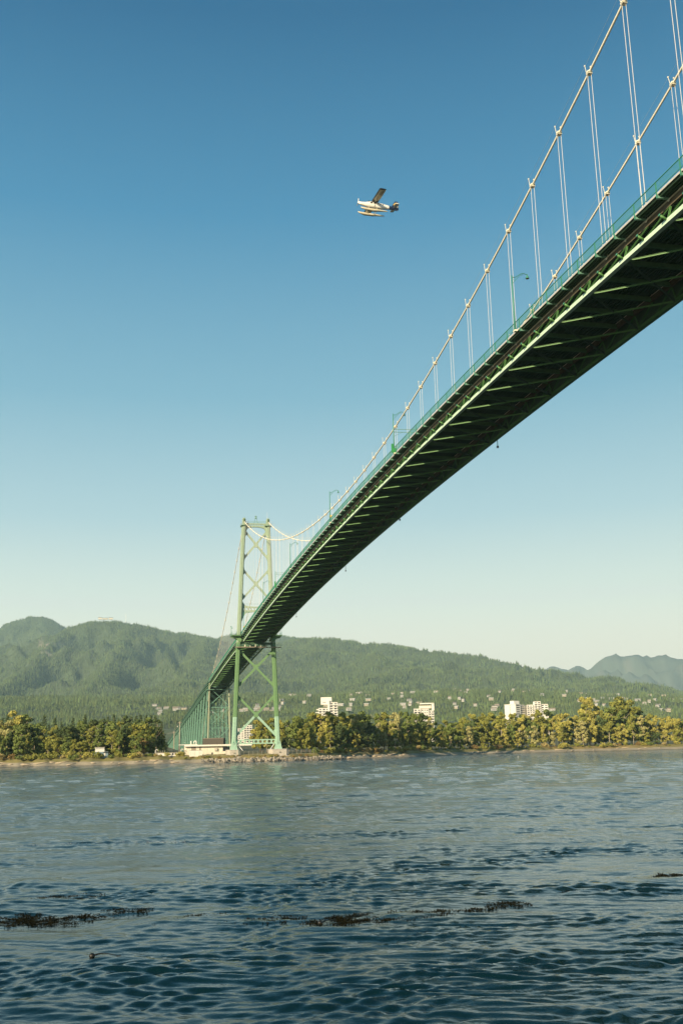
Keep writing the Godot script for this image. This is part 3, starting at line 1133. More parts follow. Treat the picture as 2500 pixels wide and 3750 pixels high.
		st2.set_color(T_LIME)
		prism_into(st2, arch, -0.6, 0.6)
		prism_into(st2, arch, 2.0, 2.3)
		part("gallery_bracket", finish(st2), M.tower_paint, tw)
		rail_ring(tw, gx0 - 0.0, gx1, -3.1, 3.95, 61.0, 1.25, M.teal_paint)
		for z in [-1.4, 2.6]:
			var lx: float = sd * 12.3
			bar("gallery_mast", Vector3(lx, 61.0, z), Vector3(lx, 65.6 if z < 0 else 64.4, z), 0.1, 0.1, M.teal_paint, tw)
			box("gallery_floodlight", Vector3(lx + 0.2, 65.6 if z < 0 else 64.4, z), Vector3(0.55, 0.4, 0.4), M.teal_paint, tw)
	# inspection gallery under the deck
	box("inspection_gallery", Vector3(0.7, 55.0, 2.9), Vector3(22.6, 0.32, 1.7), M.boulder_grey, tw)
	rail_ring(tw, -10.5, 11.9, 2.1, 3.7, 55.2, 1.2, M.trestle_green)
	box("bearing_beam", Vector3(0, 57.0, 0.2), Vector3(15.6, 1.2, 1.4), M.dark_deck_paint, tw)
	for i in 9:
		box("bearing_block", Vector3(-5.6 + i * 1.3, 55.9, 1.3), Vector3(0.55, 0.9, 0.5), M.cream_paint if i % 2 == 0 else M.deck_green_paint, tw)
	# concrete piers: things of their own under the legs
	for sd in [-1.0, 1.0]:
		var p := thing("concrete_pier", "pale weathered concrete pier under the %s leg of the bridge tower" % ("left" if sd < 0 else "right"), "pier", Vector3(sd * 10.9, 0, 0))
		var w := 3.4 if sd < 0 else 4.8
		var oct := PackedVector2Array([Vector2(-w, -2.6), Vector2(-w + 1.4, -4.0), Vector2(w - 1.4, -4.0), Vector2(w, -2.6), Vector2(w, 2.6), Vector2(w - 1.4, 4.0), Vector2(-w + 1.4, 4.0), Vector2(-w, 2.6)])
		var st := begin()
		prism_into(st, oct, 3.0, 6.02)
		part("pier_shaft", finish(st), M.pier_concrete, p, Transform3D(Basis(Vector3.RIGHT, -PI / 2), Vector3.ZERO))
		st = begin()
		prism_into(st, oct, 6.0, 6.22)
		part("pier_cap", finish(st), M.kerb_concrete, p, Transform3D(Basis(Vector3.RIGHT, -PI / 2).scaled(Vector3(1.04, 1, 1.04)), Vector3.ZERO))
		box("pier_footing", Vector3(0, 1.7, 0.6), Vector3(w * 2.0 + 1.6, 2.7, 10.0), M.pier_concrete, p)
		box("pier_plaque", Vector3(0.3, 4.6, 4.02), Vector3(1.0, 0.6, 0.06), M.boulder_dark, p)

func rail_ring(parent: Node3D, x0: float, x1: float, z0: float, z1: float, y: float, h: float, m: Material) -> void:
	var st := begin()
	st.set_color(T_PALE)
	var c := [Vector3(x0, y, z0), Vector3(x1, y, z0), Vector3(x1, y, z1), Vector3(x0, y, z1)]
	for k in 4:
		var a: Vector3 = c[k]
		var b: Vector3 = c[(k + 1) % 4]
		for f in [0.5, 1.0]:
			bar_into(st, a + Vector3(0, h * f, 0), b + Vector3(0, h * f, 0), 0.06, 0.06)
		var n := maxi(1, int(a.distance_to(b) / 1.6))
		for i in n:
			var p := a.lerp(b, float(i) / n)
			bar_into(st, p, p + Vector3(0, h, 0), 0.06, 0.06)
	part("gallery_railing", finish(st), m, parent)

# ---- street lamps and lane gantries standing on the sidewalk edge
func lamp_mesh() -> Array:
	var st := begin(true)
	tube_into(st, [Vector3(0, -0.3, 0), Vector3(0, 4, 0), Vector3(0, 9.0, 0)], [0.14, 0.115, 0.085], 8)
	tube_into(st, [Vector3(0, 8.9, 0), Vector3(0, 9.15, 0)], [0.03, 0.02], 6)
	var pole := finish(st)
	var arm := begin(true)
	var up := []
	var lo := []
	for i in 11:
		var t := i / 10.0
		up.append(Vector3(2.55 * t, 8.75 + 0.05 * sin(t * 3.0) + 0.75 * smoothstep(0.15, 0.75, t) - 0.12 * smoothstep(0.75, 1.0, t), 0))
		if t < 0.82:
			lo.append(Vector3(0.02 + 2.3 * t, 7.65 + 1.72 * sin(t * 1.72), 0))
	tube_into(arm, up, [0.055], 6)
	tube_into(arm, lo, [0.042], 6)
	var ring := []
	for i in 13:
		ring.append(Vector3(0.36 + 0.2 * cos(TAU * i / 12.0), 8.5 + 0.2 * sin(TAU * i / 12.0), 0))
	tube_into(arm, ring, [0.018], 5)
	var head := begin(true)
	var c := Vector3(2.55, 9.36, 0)
	tube_into(head, [c + Vector3(0, 0.12, 0), c + Vector3(0, -0.1, 0), c + Vector3(0, -0.22, 0), c + Vector3(0, -0.5, 0), c + Vector3(0, -0.62, 0)], [0.05, 0.08, 0.16, 0.24, 0.31], 12, false)
	var lens := begin()
	tube_into(lens, [c + Vector3(0, -0.6, 0), c + Vector3(0, -0.64, 0)], [0.26, 0.24], 12)
	return [pole, finish(arm), finish(head), finish(lens)]

func build_lamps() -> void:
	var lm := lamp_mesh()
	var words := {9: "nearest street lamp, high on the bridge railing at right", 23: "second street lamp from the right, sharing its post with a lane signal arm", 37: "third street lamp from the right, beside a small yellow sign", 51: "fourth street lamp from the right, in front of the hanger ropes", 65: "fifth street lamp from the right, seen against the tower braces", 79: "farthest street lamp, beside the tower leg at deck level"}
	for j in [9, 23, 37, 51, 65, 79]:
		var s: float = 406.887 - 4.97648 * j - 1.6
		var o := thing("street_lamp", "green " + words[j], "street lamp", Vector3(-7.62, deck(s), s), 0.0, "green lamps along the bridge railing")
		part("lamp_pole", lm[0], M.lamp_green, o)
		part("lamp_arm", lm[1], M.lamp_green, o)
		part("lamp_shade", lm[2], M.lamp_green, o)
		part("lamp_lens", lm[3], M.lamp_lens, o)
		box("lamp_bracket", Vector3(0.05, -0.1, 0), Vector3(0.5, 0.22, 0.62), M.cream_paint, o)
		if j == 37 or j == 79:
			var y := thing("yellow_sign", "small yellow box sign on the bridge railing beside the %s" % ("third street lamp" if j == 37 else "tower leg"), "sign", Vector3(-7.2, deck(s), s - 1.2))
			bar("sign_post", Vector3(0, 0, 0), Vector3(0, 2.2, 0), 0.08, 0.08, M.teal_paint, y)
			box("sign_panel", Vector3(0, 2.0, 0), Vector3(0.7, 0.8, 0.12), M.yellow_sign, y)
	for j in [23, 58]:
		var s: float = 406.887 - 4.97648 * j - 1.6
		var o := thing("lane_signal_gantry", "green lane signal arm with a cabinet on the railing, %s" % ("nearer one below a street lamp" if j == 23 else "farther one near the tower"), "gantry", Vector3(-7.62, deck(s), s - 0.35))
		if j == 58:
			bar("gantry_post", Vector3(0, -0.3, 0), Vector3(0, 6.2, 0), 0.18, 0.18, M.trestle_green, o)
		for y in [4.9, 5.55]:
			bar("gantry_arm", Vector3(0.1, y, 0), Vector3(7.2, y + 0.22, 0), 0.1, 0.1, M.trestle_green, o)
		for k in 3:
			bar("gantry_tie", Vector3(0.6 + 3.2 * k, 4.9 + 0.1 * k, 0), Vector3(0.6 + 3.2 * k, 5.6 + 0.1 * k, 0), 0.06, 0.06, M.trestle_green, o)
		bar("gantry_knee", Vector3(0.05, 3.9, 0), Vector3(2.2, 4.95, 0), 0.06, 0.06, M.trestle_green, o)
		box("signal_head", Vector3(6.9, 5.0, 0), Vector3(0.8, 0.9, 0.35), M.dark_deck_paint, o)
		box("control_cabinet", Vector3(-0.05, 1.35, -0.45), Vector3(0.55, 1.9, 0.55), M.bright_green_paint, o)
		box("control_cabinet", Vector3(0.12, 0.45, 0.35), Vector3(0.7, 1.2, 0.6), M.bright_green_paint, o)

# ---------------------------------------------------------------- approach viaduct behind the tower
func build_viaduct() -> void:
	var v := thing("approach_viaduct", "long green steel approach viaduct sloping down behind the bridge tower", "viaduct")
	var a := -188.0
	var b := -880.0
	var st := begin()
	sweep_into(st, rect(-7.3, 7.3, -0.3, 0.0), along(a, b, 0, 0, 20.0))
	part("deck_slab", finish(st), M.viaduct_green, v)
	for sd in [-1.0, 1.0]:
		part("side_girder", sweep(rect(sd * 6.0 - 0.2, sd * 6.0 + 0.2, -3.2, -0.302), along(a, b, 0, 0, 20.0)), M.viaduct_green, v)
		part("girder_flange", sweep(rect(sd * 6.0 - 0.5, sd * 6.0 + 0.5, -3.3, -3.202), along(a, b, 0, 0, 20.0)), M.trestle_green, v)
		part("parapet", sweep(rect(sd * 7.35 - 0.04, sd * 7.35 + 0.04, -0.4, 1.2), along(a, b, 0, 0, 20.0)), M.viaduct_green, v)
		for i in 100:
			var s := a - 3.0 - 6.8 * i
			bar("walk_bracket", Vector3(sd * 6.2, deck(s) - 1.6, s), Vector3(sd * 7.3, deck(s) - 0.4, s), 0.2, 0.3, M.trestle_green, v)
	# tall bent that carries the end of the suspended side span
	var bent := holder("cable_bent", v)
	for sd in [-1.0, 1.0]:
		for dz in [-1.1, 1.1]:
			bar("bent_leg", Vector3(sd * 7.4, 4.4, -190.0 + dz * 1.4), Vector3(sd * 6.5, 51.0, -190.0 + dz), 0.7, 0.5, M.bent_paint, bent)
		for k in 14:
			var y0 := 5.0 + k * 3.2
			bar("bent_lacing", Vector3(sd * 7.1, y0, -191.3), Vector3(sd * 7.05, y0 + 3.2, -188.7), 0.16, 0.16, M.bent_paint, bent)
	for k in 3:
		var y0 := 8.0 + 13.5 * k
		bar("bent_strut", Vector3(-7.0, y0 + 13.0, -190), Vector3(7.0, y0 + 13.0, -190), 0.35, 0.35, M.trestle_green, bent)
		bar("bent_brace", Vector3(-7.2, y0, -190.2), Vector3(7.0, y0 + 13.0, -190.2), 0.3, 0.3, M.trestle_green, bent)
		bar("bent_brace", Vector3(7.2, y0, -189.8), Vector3(-7.0, y0 + 13.0, -189.8), 0.3, 0.3, M.trestle_green, bent)
	box("bent_gallery", Vector3(0, 46.2, -188.4), Vector3(18, 0.3, 2.0), M.trestle_green, bent)
	# trestles
	for i in 23:
		var s := -214.0 - 27.0 * i
		var top := deck(s) - 3.3
		var tr := holder("trestle", v)
		var foot := 4.2
		if top - foot < 2.0:
			continue
		for sd in [-1.0, 1.0]:
			for dz in [-4.5, 4.5]:
				bar("trestle_leg", Vector3(sd * (6.0 + 0.05 * (top - foot)), foot, s + dz), Vector3(sd * 6.0, top, s + dz), 0.46, 0.46, M.trestle_green, tr)
		var n := maxi(1, int(round((top - foot) / 11.0)))
		for k in n:
			var y0 := lerpf(foot, top, float(k) / n)
			var y1 := lerpf(foot, top, float(k + 1) / n)
			for dz in [-4.5, 4.5]:
				bar("trestle_brace", Vector3(-6.2, y0, s + dz), Vector3(6.1, y1, s + dz), 0.18, 0.18, M.viaduct_steel, tr)
				bar("trestle_brace", Vector3(6.2, y0, s + dz), Vector3(-6.1, y1, s + dz), 0.17, 0.17, M.viaduct_steel, tr)
				bar("trestle_strut", Vector3(-6.2, y1 - 0.2, s + dz), Vector3(6.2, y1 - 0.2, s + dz), 0.22, 0.22, M.viaduct_steel, tr)
			for sd in [-1.0, 1.0]:
				bar("trestle_brace", Vector3(sd * 6.2, y0, s - 4.5), Vector3(sd * 6.1, y1, s + 4.5), 0.17, 0.17, M.viaduct_steel, tr)

# ---------------------------------------------------------------- buildings, boulders, poles and logs along the far shore
func build_shore_things() -> void:
	# works building beside the tower
	var b := thing("works_building", "long low beige building with flat roof beside the left tower leg", "building", Vector3(-22.4, 3.3, -16.0), deg_to_rad(-3.0))
	box("wall", Vector3(-0.6, 2.4, 0), Vector3(20.6, 5.2, 12.0), M.beige_wall, b)
	box("roof_slab", Vector3(0.6, 5.25, 0.3), Vector3(23.0, 0.75, 14.4), M.white_wall, b)
	box("roof_step", Vector3(-9.0, 5.75, 0), Vector3(9.0, 0.26, 11.0), M.white_wall, b)
	for x in [[-6.4, 2.2], [-3.3, 0.8]]:
		box("wall_panel", Vector3(x[0], 2.5, 6.02), Vector3(x[1] * 1.0, 4.9, 0.08), M.brown_panel, b)
	for x in [-3.6, 2.6]:
		var d := box("door", Vector3(x, 0.9, 6.05), Vector3(0.75, 1.9, 0.14), M.plane_black, b)
		d.name = "door" if x < 0 else "door_001"
	for x in [-9.6, 0.2, 5.6]:
		box("wall_seam", Vector3(x, 2.4, 6.01), Vector3(0.06, 5.0, 0.05), M.brown_panel, b)
	box("air_unit", Vector3(4.4, 3.3, 6.35), Vector3(1.4, 1.2, 0.75), M.pier_concrete, b)
	box("porch_opening", Vector3(9.4, 3.4, 5.9), Vector3(3.4, 2.0, 0.4), M.plane_black, b)
	box("low_wall", Vector3(10.6, 1.0, 6.6), Vector3(5.6, 2.8, 0.35), M.beige_wall, b)
	var pipe := begin(true)
	var arc := []
	for i in 9:
		arc.append(Vector3(-5.6 + 0.55 * cos(PI * i / 8.0), 7.0 + 0.5 * sin(PI * i / 8.0), 2))
	tube_into(pipe, [Vector3(-5.05, 5.6, 2)] + arc + [Vector3(-6.15, 6.2, 2)], [0.28], 8)
	tube_into(pipe, [Vector3(-7.6, 5.6, 2), Vector3(-7.6, 7.6, 2)], [0.3], 8)
	part("roof_pipe", finish(pipe), M.white_wall, b)
	var p := thing("plant_block", "dark brown windowless box on the roof side behind the left tower leg", "building", Vector3(-17.4, 4.0, -30.0), deg_to_rad(-14.0))
	box("wall", Vector3(0, 4.0, 0), Vector3(10.5, 8.2, 7.0), M.dark_cladding, p)
	box("parapet", Vector3(0, 8.15, 0), Vector3(10.7, 0.14, 7.2), M.brown_panel, p)
	# white pavilion hut and the low pumping station to the left
	var h := thing("shore_hut", "small blue-grey hut with a white ribbed upper storey among the left trees", "hut", polar(-1.0, 507.0, 3.7), deg_to_rad(4.0))
	box("wall", Vector3(0.4, 1.4, 0), Vector3(5.6, 3.0, 4.0), M.steel_blue, h)
	box("upper_storey", Vector3(-0.6, 3.9, -0.6), Vector3(4.2, 2.1, 3.4), M.white_wall, h)
	for i in 14:
		box("roof_rib", Vector3(-2.55 + 0.3 * i, 4.5, 1.14), Vector3(0.06, 0.8, 0.06), M.boulder_dark, h)
	box("roof", Vector3(-0.6, 5.02, -0.6), Vector3(4.5, 0.14, 3.7), M.boulder_grey, h)
	box("window", Vector3(-0.9, 1.9, 2.02), Vector3(1.1, 0.5, 0.08), M.dark_glass, h)
	box("door", Vector3(1.6, 1.4, 2.02), Vector3(0.7, 1.9, 0.08), M.white_wall, h)
	box("canopy", Vector3(1.9, 2.7, 2.3), Vector3(2.6, 0.1, 1.0), M.boulder_dark, h)
	var w := thing("pumping_station", "low white flat building with curved vent pipes left of the viaduct foot", "building", polar(2.55, 503.0, 3.5), deg_to_rad(-2.0))
	box("wall", Vector3(0, 0.8, 0), Vector3(10.5, 2.3, 4.5), M.white_wall, w)
	box("roof", Vector3(0, 2.0, 0), Vector3(10.9, 0.18, 4.9), M.boulder_grey, w)
	for x in [2.6, 3.9]:
		box("window", Vector3(x, 1.3, 2.27), Vector3(0.8, 0.9, 0.08), M.dark_glass, w)
	for x in [-5.6, 6.6]:
		var vp := begin(true)
		var pts := [Vector3(x, 0, 1.5), Vector3(x, 3.0, 1.5)]
		for i in 7:
			pts.append(Vector3(x + 0.5 - 0.5 * cos(PI * i / 6.0), 3.1 + 0.5 * sin(PI * i / 6.0), 1.5))
		tube_into(vp, pts, [0.16], 8)
		part("vent_pipe", finish(vp), M.white_rope, w)
	for i in 5:
		bar("fence_post", Vector3(-4.8 + 0.9 * i, 2.1, 1.8), Vector3(-4.8 + 0.9 * i, 3.1, 1.8), 0.07, 0.07, M.white_wall, w)
	box("gas_meter", Vector3(6.0, 0.6, 2.4), Vector3(0.9, 1.0, 0.5), M.yellow_sign, w)
	var sh := thing("storage_hut", "plain cream block between the viaduct foot and the beige building", "hut", polar(4.1, 497.0, 3.6))
	box("wall", Vector3(0, 1.2, 0), Vector3(6.0, 2.8, 4.0), M.white_wall, sh)
	box("roof", Vector3(0, 2.66, 0), Vector3(6.3, 0.14, 4.3), M.kerb_concrete, sh)

	# chain fence in front of the tower
	var f := thing("mesh_fence", "thin steel fence running in front of the tower piers above the boulders", "fence", Vector3(0, 3.6, 8.5))
	for i in 30:
		bar("fence_post", Vector3(-34.0 + i * 2.1, 0, 0), Vector3(-34.0 + i * 2.1, 1.9, 0), 0.07, 0.07, M.wire_grey, f)
	for y in [0.2, 1.0, 1.85]:
		bar("fence_rail", Vector3(-34.0, y, 0), Vector3(27.0, y, 0), 0.04, 0.04, M.wire_grey, f)
	# utility poles with wires behind
	var heads := []
	var spots := [[-2.4, 560.0, 13.0], [-1.1, 548.0, 12.0], [0.0, 555.0, 11.0], [0.55, 548.0, 9.5], [1.9, 560.0, 12.0], [2.9, 532.0, 12.5], [3.2, 525.0, 17.0], [20.3, 738.0, 17.0], [21.1, 742.0, 13.0], [22.1, 745.0, 13.0], [18.5, 705.0, 15.0]]
	for i in spots.size():
		var q: Array = spots[i]
		var at := polar(q[0], q[1], 3.8)
		var o := thing("utility_pole", "thin pale wooden utility pole %s" % ["standing far left in the dark trees", "left of the blue-grey hut", "just right of the blue-grey hut", "second right of the blue-grey hut", "amid trees halfway from hut to viaduct", "next to the low white building", "tallest, at the foot of the viaduct", "tallest in the right-hand woods", "second in the right-hand woods", "farthest right in the right-hand woods", "at the left end of the right-hand woods"][i], "utility pole", at, 0.0, "utility poles along the far shore")
		bar("pole", Vector3.ZERO, Vector3(0, q[2], 0), 0.3, 0.3, M.wood_pole, o)
		bar("crossarm", Vector3(-1.0, q[2] - 0.6, 0), Vector3(1.0, q[2] - 0.6, 0), 0.14, 0.14, M.wood_pole, o)
		heads.append(at + Vector3(0, q[2] - 0.5, 0))
	for e in [[0, 1], [1, 2], [2, 4], [4, 5], [5, 6], [10, 7], [7, 8], [8, 9]]:
		var st := begin(true)
		for dx in [-0.9, 0.9]:
			var pts := []
			for i in 9:
				var t := i / 8.0
				pts.append(heads[e[0]].lerp(heads[e[1]], t) + Vector3(dx, -2.2 * t * (1.0 - t), 0))
			tube_into(st, pts, [0.035], 4, false)
		tag(part("overhead_wire", finish(st), M.wire_grey, self), "pair of thin overhead wires strung between utility poles on the far shore", "wire", "overhead wires on the far shore")
	# lamp posts by the works building
	for q in [[-11.0, 10.2, 6.0], [-9.4, 10.4, 6.4]]:
		var o := thing("yard_lamp", "small yard lamp on a thin post at the %s of the beige building's porch" % ("left" if q[0] < -10 else "right"), "lamp post", Vector3(q[0], 3.4, q[1]))
		bar("post", Vector3.ZERO, Vector3(0, q[2], 0), 0.1, 0.1, M.trestle_green, o)
		for sg in [-1.0, 1.0]:
			bar("arm", Vector3(0, q[2] - 0.3, 0), Vector3(0.8 * sg, q[2] + 0.2, 0), 0.06, 0.06, M.trestle_green, o)
			box("lamp_head", Vector3(0.85 * sg, q[2] + 0.25, 0), Vector3(0.6, 0.4, 0.4), M.teal_paint, o)

	# riprap: every boulder its own piece of the bank
	var bank := Node3D.new()
	bank.name = "riprap_bank"
	bank.set_meta("kind", "structure")
	add_child(bank)
	var stones := []
	for k in 6:
		stones.append(stone_mesh(100 + k))
	for i in 290:
		var t := i / 289.0
		var az := lerpf(4.4, 12.3, t) + rng.randf_range(-0.05, 0.05)
		var o := rng.randf_range(-1.0, 7.5)
		var r := shore_r(az) + o
		var s := rng.randf_range(0.45, 1.15) * (1.25 if az < 5.2 else 1.0)
		part("boulder", stones[i % 6], M.boulder_dark if o < 0.9 or rng.randf() < 0.22 else M.boulder_grey, bank, Transform3D(Basis.from_euler(Vector3(rng.randf() * 6, rng.randf() * 6, rng.randf() * 6)) * Basis.from_scale(Vector3(s, s * 0.75, s)), polar(az, r, height(az, r) + 0.25)))
	# driftwood along the tide line
	for i in 60:
		var az := rng.randf_range(-6.5, 4.0) if i < 22 else rng.randf_range(12.3, 31.0)
		if i >= 22 and i < 36:
			az = rng.randf_range(12.3, 17.5)
		var r := shore_r(az) + rng.randf_range(2.0, 9.0)
		var ln := rng.randf_range(2.0, 8.0)
		var st := begin(true)
		tube_into(st, [Vector3(-ln * 0.5, 0, 0), Vector3(0, rng.randf_range(-0.05, 0.12), 0), Vector3(ln * 0.5, 0.05, 0)], [rng.randf_range(0.22, 0.4), 0.25, 0.14], 7)
		var o := part("driftwood_log", finish(st), M.drift_log, self, Transform3D(Basis(Vector3.UP, rng.randf_range(-0.7, 0.7)) * Basis(Vector3.BACK, rng.randf_range(-0.1, 0.16)), polar(az, r, height(az, r) + 0.25)))
		tag(o, "bleached driftwood log lying on the far beach %s" % ("left of the bridge" if az < 5 else ("just right of the boulders" if az < 17.5 else "along the right-hand woods")), "log", "driftwood logs %s" % ("left of the bridge" if az < 5 else ("right of the boulders" if az < 17.5 else "below the right-hand woods")))

func stone_mesh(seed_: int) -> ArrayMesh:
	var r := RandomNumberGenerator.new()
	r.seed = seed_
	var pts := []
	for i in 16:
		var v := Vector3(r.randfn(), r.randfn(), r.randfn()).normalized()
		pts.append(v * r.randf_range(0.75, 1.05))
	# hull of a few random points: brute force over triples
	var st := begin()
	for i in pts.size():
		for j in range(i + 1, pts.size()):
			for k in range(j + 1, pts.size()):
				var n: Vector3 = (pts[j] - pts[i]).cross(pts[k] - pts[i])
				var pos := 0
				var neg := 0
				for m in pts.size():
					if m == i or m == j or m == k:
						continue
					if n.dot(pts[m] - pts[i]) > 0.0:
						pos += 1
					else:
						neg += 1
				if pos == 0:
					st.add_vertex(pts[i]); st.add_vertex(pts[k]); st.add_vertex(pts[j])
				elif neg == 0:
					st.add_vertex(pts[i]); st.add_vertex(pts[j]); st.add_vertex(pts[k])
	return finish(st)

# ---------------------------------------------------------------- apartment blocks beyond the trees
func block(parent: Node3D, c: Vector3, s: Vector3, floors: int, bays: int, balcony: bool, side_bays := 2) -> void:
	box("wall", c + Vector3(0, s.y * 0.5, 0), s, M.white_wall, parent)
	var fh := s.y / floors
	var bw := s.x / bays
	for i in range(int(floors * 0.35), floors):
		var y := c.y + fh * (i + 0.5)
		for k in bays:
			box("window", Vector3(c.x - s.x * 0.5 + bw * (k + 0.5), y, c.z + s.z * 0.5 + 0.02), Vector3(bw * 0.66, fh * 0.5, 0.12), M.dark_glass if (i + k) % 3 else M.grey_glass, parent)
		for k in side_bays:
			box("window", Vector3(c.x - s.x * 0.5 - 0.02, y, c.z - s.z * 0.5 + s.z * (k + 0.5) / side_bays), Vector3(0.12, fh * 0.45, 1.4), M.grey_glass, parent)
		if balcony:
			box("balcony", Vector3(c.x, y - fh * 0.42, c.z + s.z * 0.5 + 0.7), Vector3(s.x + 0.8, fh * 0.34, 1.5), M.white_wall, parent)
	box("roof_edge", c + Vector3(0, s.y + 0.25, 0), Vector3(s.x + 0.7, 0.5, s.z + 0.7), M.white_wall, parent)

func build_far_buildings() -> void:
	var a := thing("apartment_tower", "stepped white apartment tower with long balconies right of the bridge tower", "building", polar(11.5, 1300.0, 8.0), deg_to_rad(-12.0))
	block(a, Vector3(6.6, 0, 0), Vector3(10.0, 56.0, 14.0), 18, 2, true)
	block(a, Vector3(-5.6, 0, 1.0), Vector3(14.0, 49.0, 14.0), 16, 3, true)
	box("core_wall", Vector3(0.4, 29.5, 2.0), Vector3(2.6, 59.0, 14.0), M.white_wall, a)
	box("penthouse", Vector3(-2.6, 58.4, 0), Vector3(14.0, 9.2, 10.0), M.white_wall, a)
	box("penthouse_window", Vector3(-5.0, 56.6, 5.03), Vector3(4.0, 0.8, 0.12), M.grey_glass, a)
	box("side_balcony", Vector3(-13.0, 47.6, 1.0), Vector3(5.0, 0.9, 12.0), M.white_wall, a)
	box("side_balcony", Vector3(-13.6, 44.0, 1.0), Vector3(6.0, 0.9, 12.0), M.white_wall, a)
	var b := thing("apartment_block", "white apartment block with framed roof terrace in the middle of the tree line", "building", polar(16.85, 1300.0, 8.0), deg_to_rad(-14.0))
	block(b, Vector3(-8.2, 0, 0), Vector3(8.6, 45.5, 14.0), 15, 2, true)
	block(b, Vector3(1.6, 0, 0.8), Vector3(9.4, 45.2, 14.0), 15, 3, false)
	block(b, Vector3(9.4, 0, 0), Vector3(6.0, 43.0, 14.0), 14, 2, true)
	for x in [-1.2, 2.0, 5.2]:
		box("pilaster", Vector3(x, 22.0, 8.2), Vector3(0.8, 44.0, 0.7), M.white_wall, b)
	box("terrace_wall", Vector3(2.0, 48.0, 0.5), Vector3(15.0, 3.4, 9.0), M.beige_wall, b)
	box("terrace_frame", Vector3(4.2, 52.2, 1.0), Vector3(17.4, 1.5, 13.0), M.white_wall, b)
	box("terrace_pier", Vector3(11.6, 48.0, 1.0), Vector3(3.2, 8.6, 13.0), M.white_wall, b)
	var c := thing("apartment_slab", "left of two white apartment slabs rising behind the right-hand trees", "building", polar(21.95, 1500.0, 9.0), deg_to_rad(24.0))
	block(c, Vector3(-6.0, 0, 0), Vector3(10.0, 55.0, 22.0), 18, 1, false, 1)
	block(c, Vector3(4.4, 0, -1.0), Vector3(10.6, 54.0, 18.0), 18, 4, true)
	block(c, Vector3(13.2, 0, -2.0), Vector3(7.0, 53.0, 18.0), 18, 3, true)
	box("lift_house", Vector3(1.0, 58.0, -2), Vector3(11.0, 5.0, 8.0), M.white_wall, c)
	var d := thing("apartment_slab", "right of two white apartment slabs rising behind the right-hand trees", "building", polar(23.15, 1500.0, 9.0), deg_to_rad(-20.0))
	block(d, Vector3(-9.6, 0, 0), Vector3(11.0, 53.5, 16.0), 18, 3, true)
	block(d, Vector3(0.0, 0, 1.0), Vector3(9.0, 58.0, 16.0), 19, 2, true)
	block(d, Vector3(9.6, 0, 0), Vector3(10.4, 54.0, 16.0), 18, 2, false)
	box("lift_house", Vector3(-4.0, 56.0, -2), Vector3(3.4, 5.0, 6.0), M.white_wall, d)
	var e := thing("apartment_tower", "white apartment tower seen between the viaduct and the left tower leg", "building", polar(6.75, 1300.0, 8.0), deg_to_rad(-6.0))
	block(e, Vector3(-3.6, 0, -1), Vector3(8.0, 25.5, 14.0), 10, 2, false)
	block(e, Vector3(5.0, 0, 0), Vector3(10.0, 29.5, 14.0), 11, 3, true)
	var g := thing("apartment_tower", "small pale apartment tower left of the viaduct above the trees", "building", polar(3.32, 1400.0, 8.0), deg_to_rad(10.0))
	block(g, Vector3(0, 0, 0), Vector3(9.5, 32.5, 12.0), 12, 3, true)
	# lodge and mast on the summit of the mountain
	var p := polar(-0.95, 7790.0)
	var y := height(-0.95, 7790.0)
	var s := thing("summit_lodge", "pale lodge buildings on the wooded mountain summit", "building", Vector3(p.x, y + 8.0, p.z))
	for k in [[-48.0, 26.0, 13.0], [-10.0, 40.0, 9.0], [32.0, 28.0, 12.0]]:
		box("wall", Vector3(k[0], k[2] * 0.5, 0), Vector3(k[1], k[2], 22.0), M.beige_wall, s)
		box("roof", Vector3(k[0], k[2] + 1.2, 0), Vector3(k[1] + 4.0, 2.4, 26.0), M.roof_slate, s)
	var t := thing("summit_turbine", "thin white mast standing on the mountain summit right of the lodge", "mast", polar(0.1, 7800.0, height(0.1, 7800.0)))
	bar("mast", Vector3.ZERO, Vector3(0, 60, 0), 1.8, 1.8, M.white_rope, t)
	bar("mast_head", Vector3(0, 60, 0), Vector3(0, 64, 0), 4.0, 2.0, M.white_rope, t)

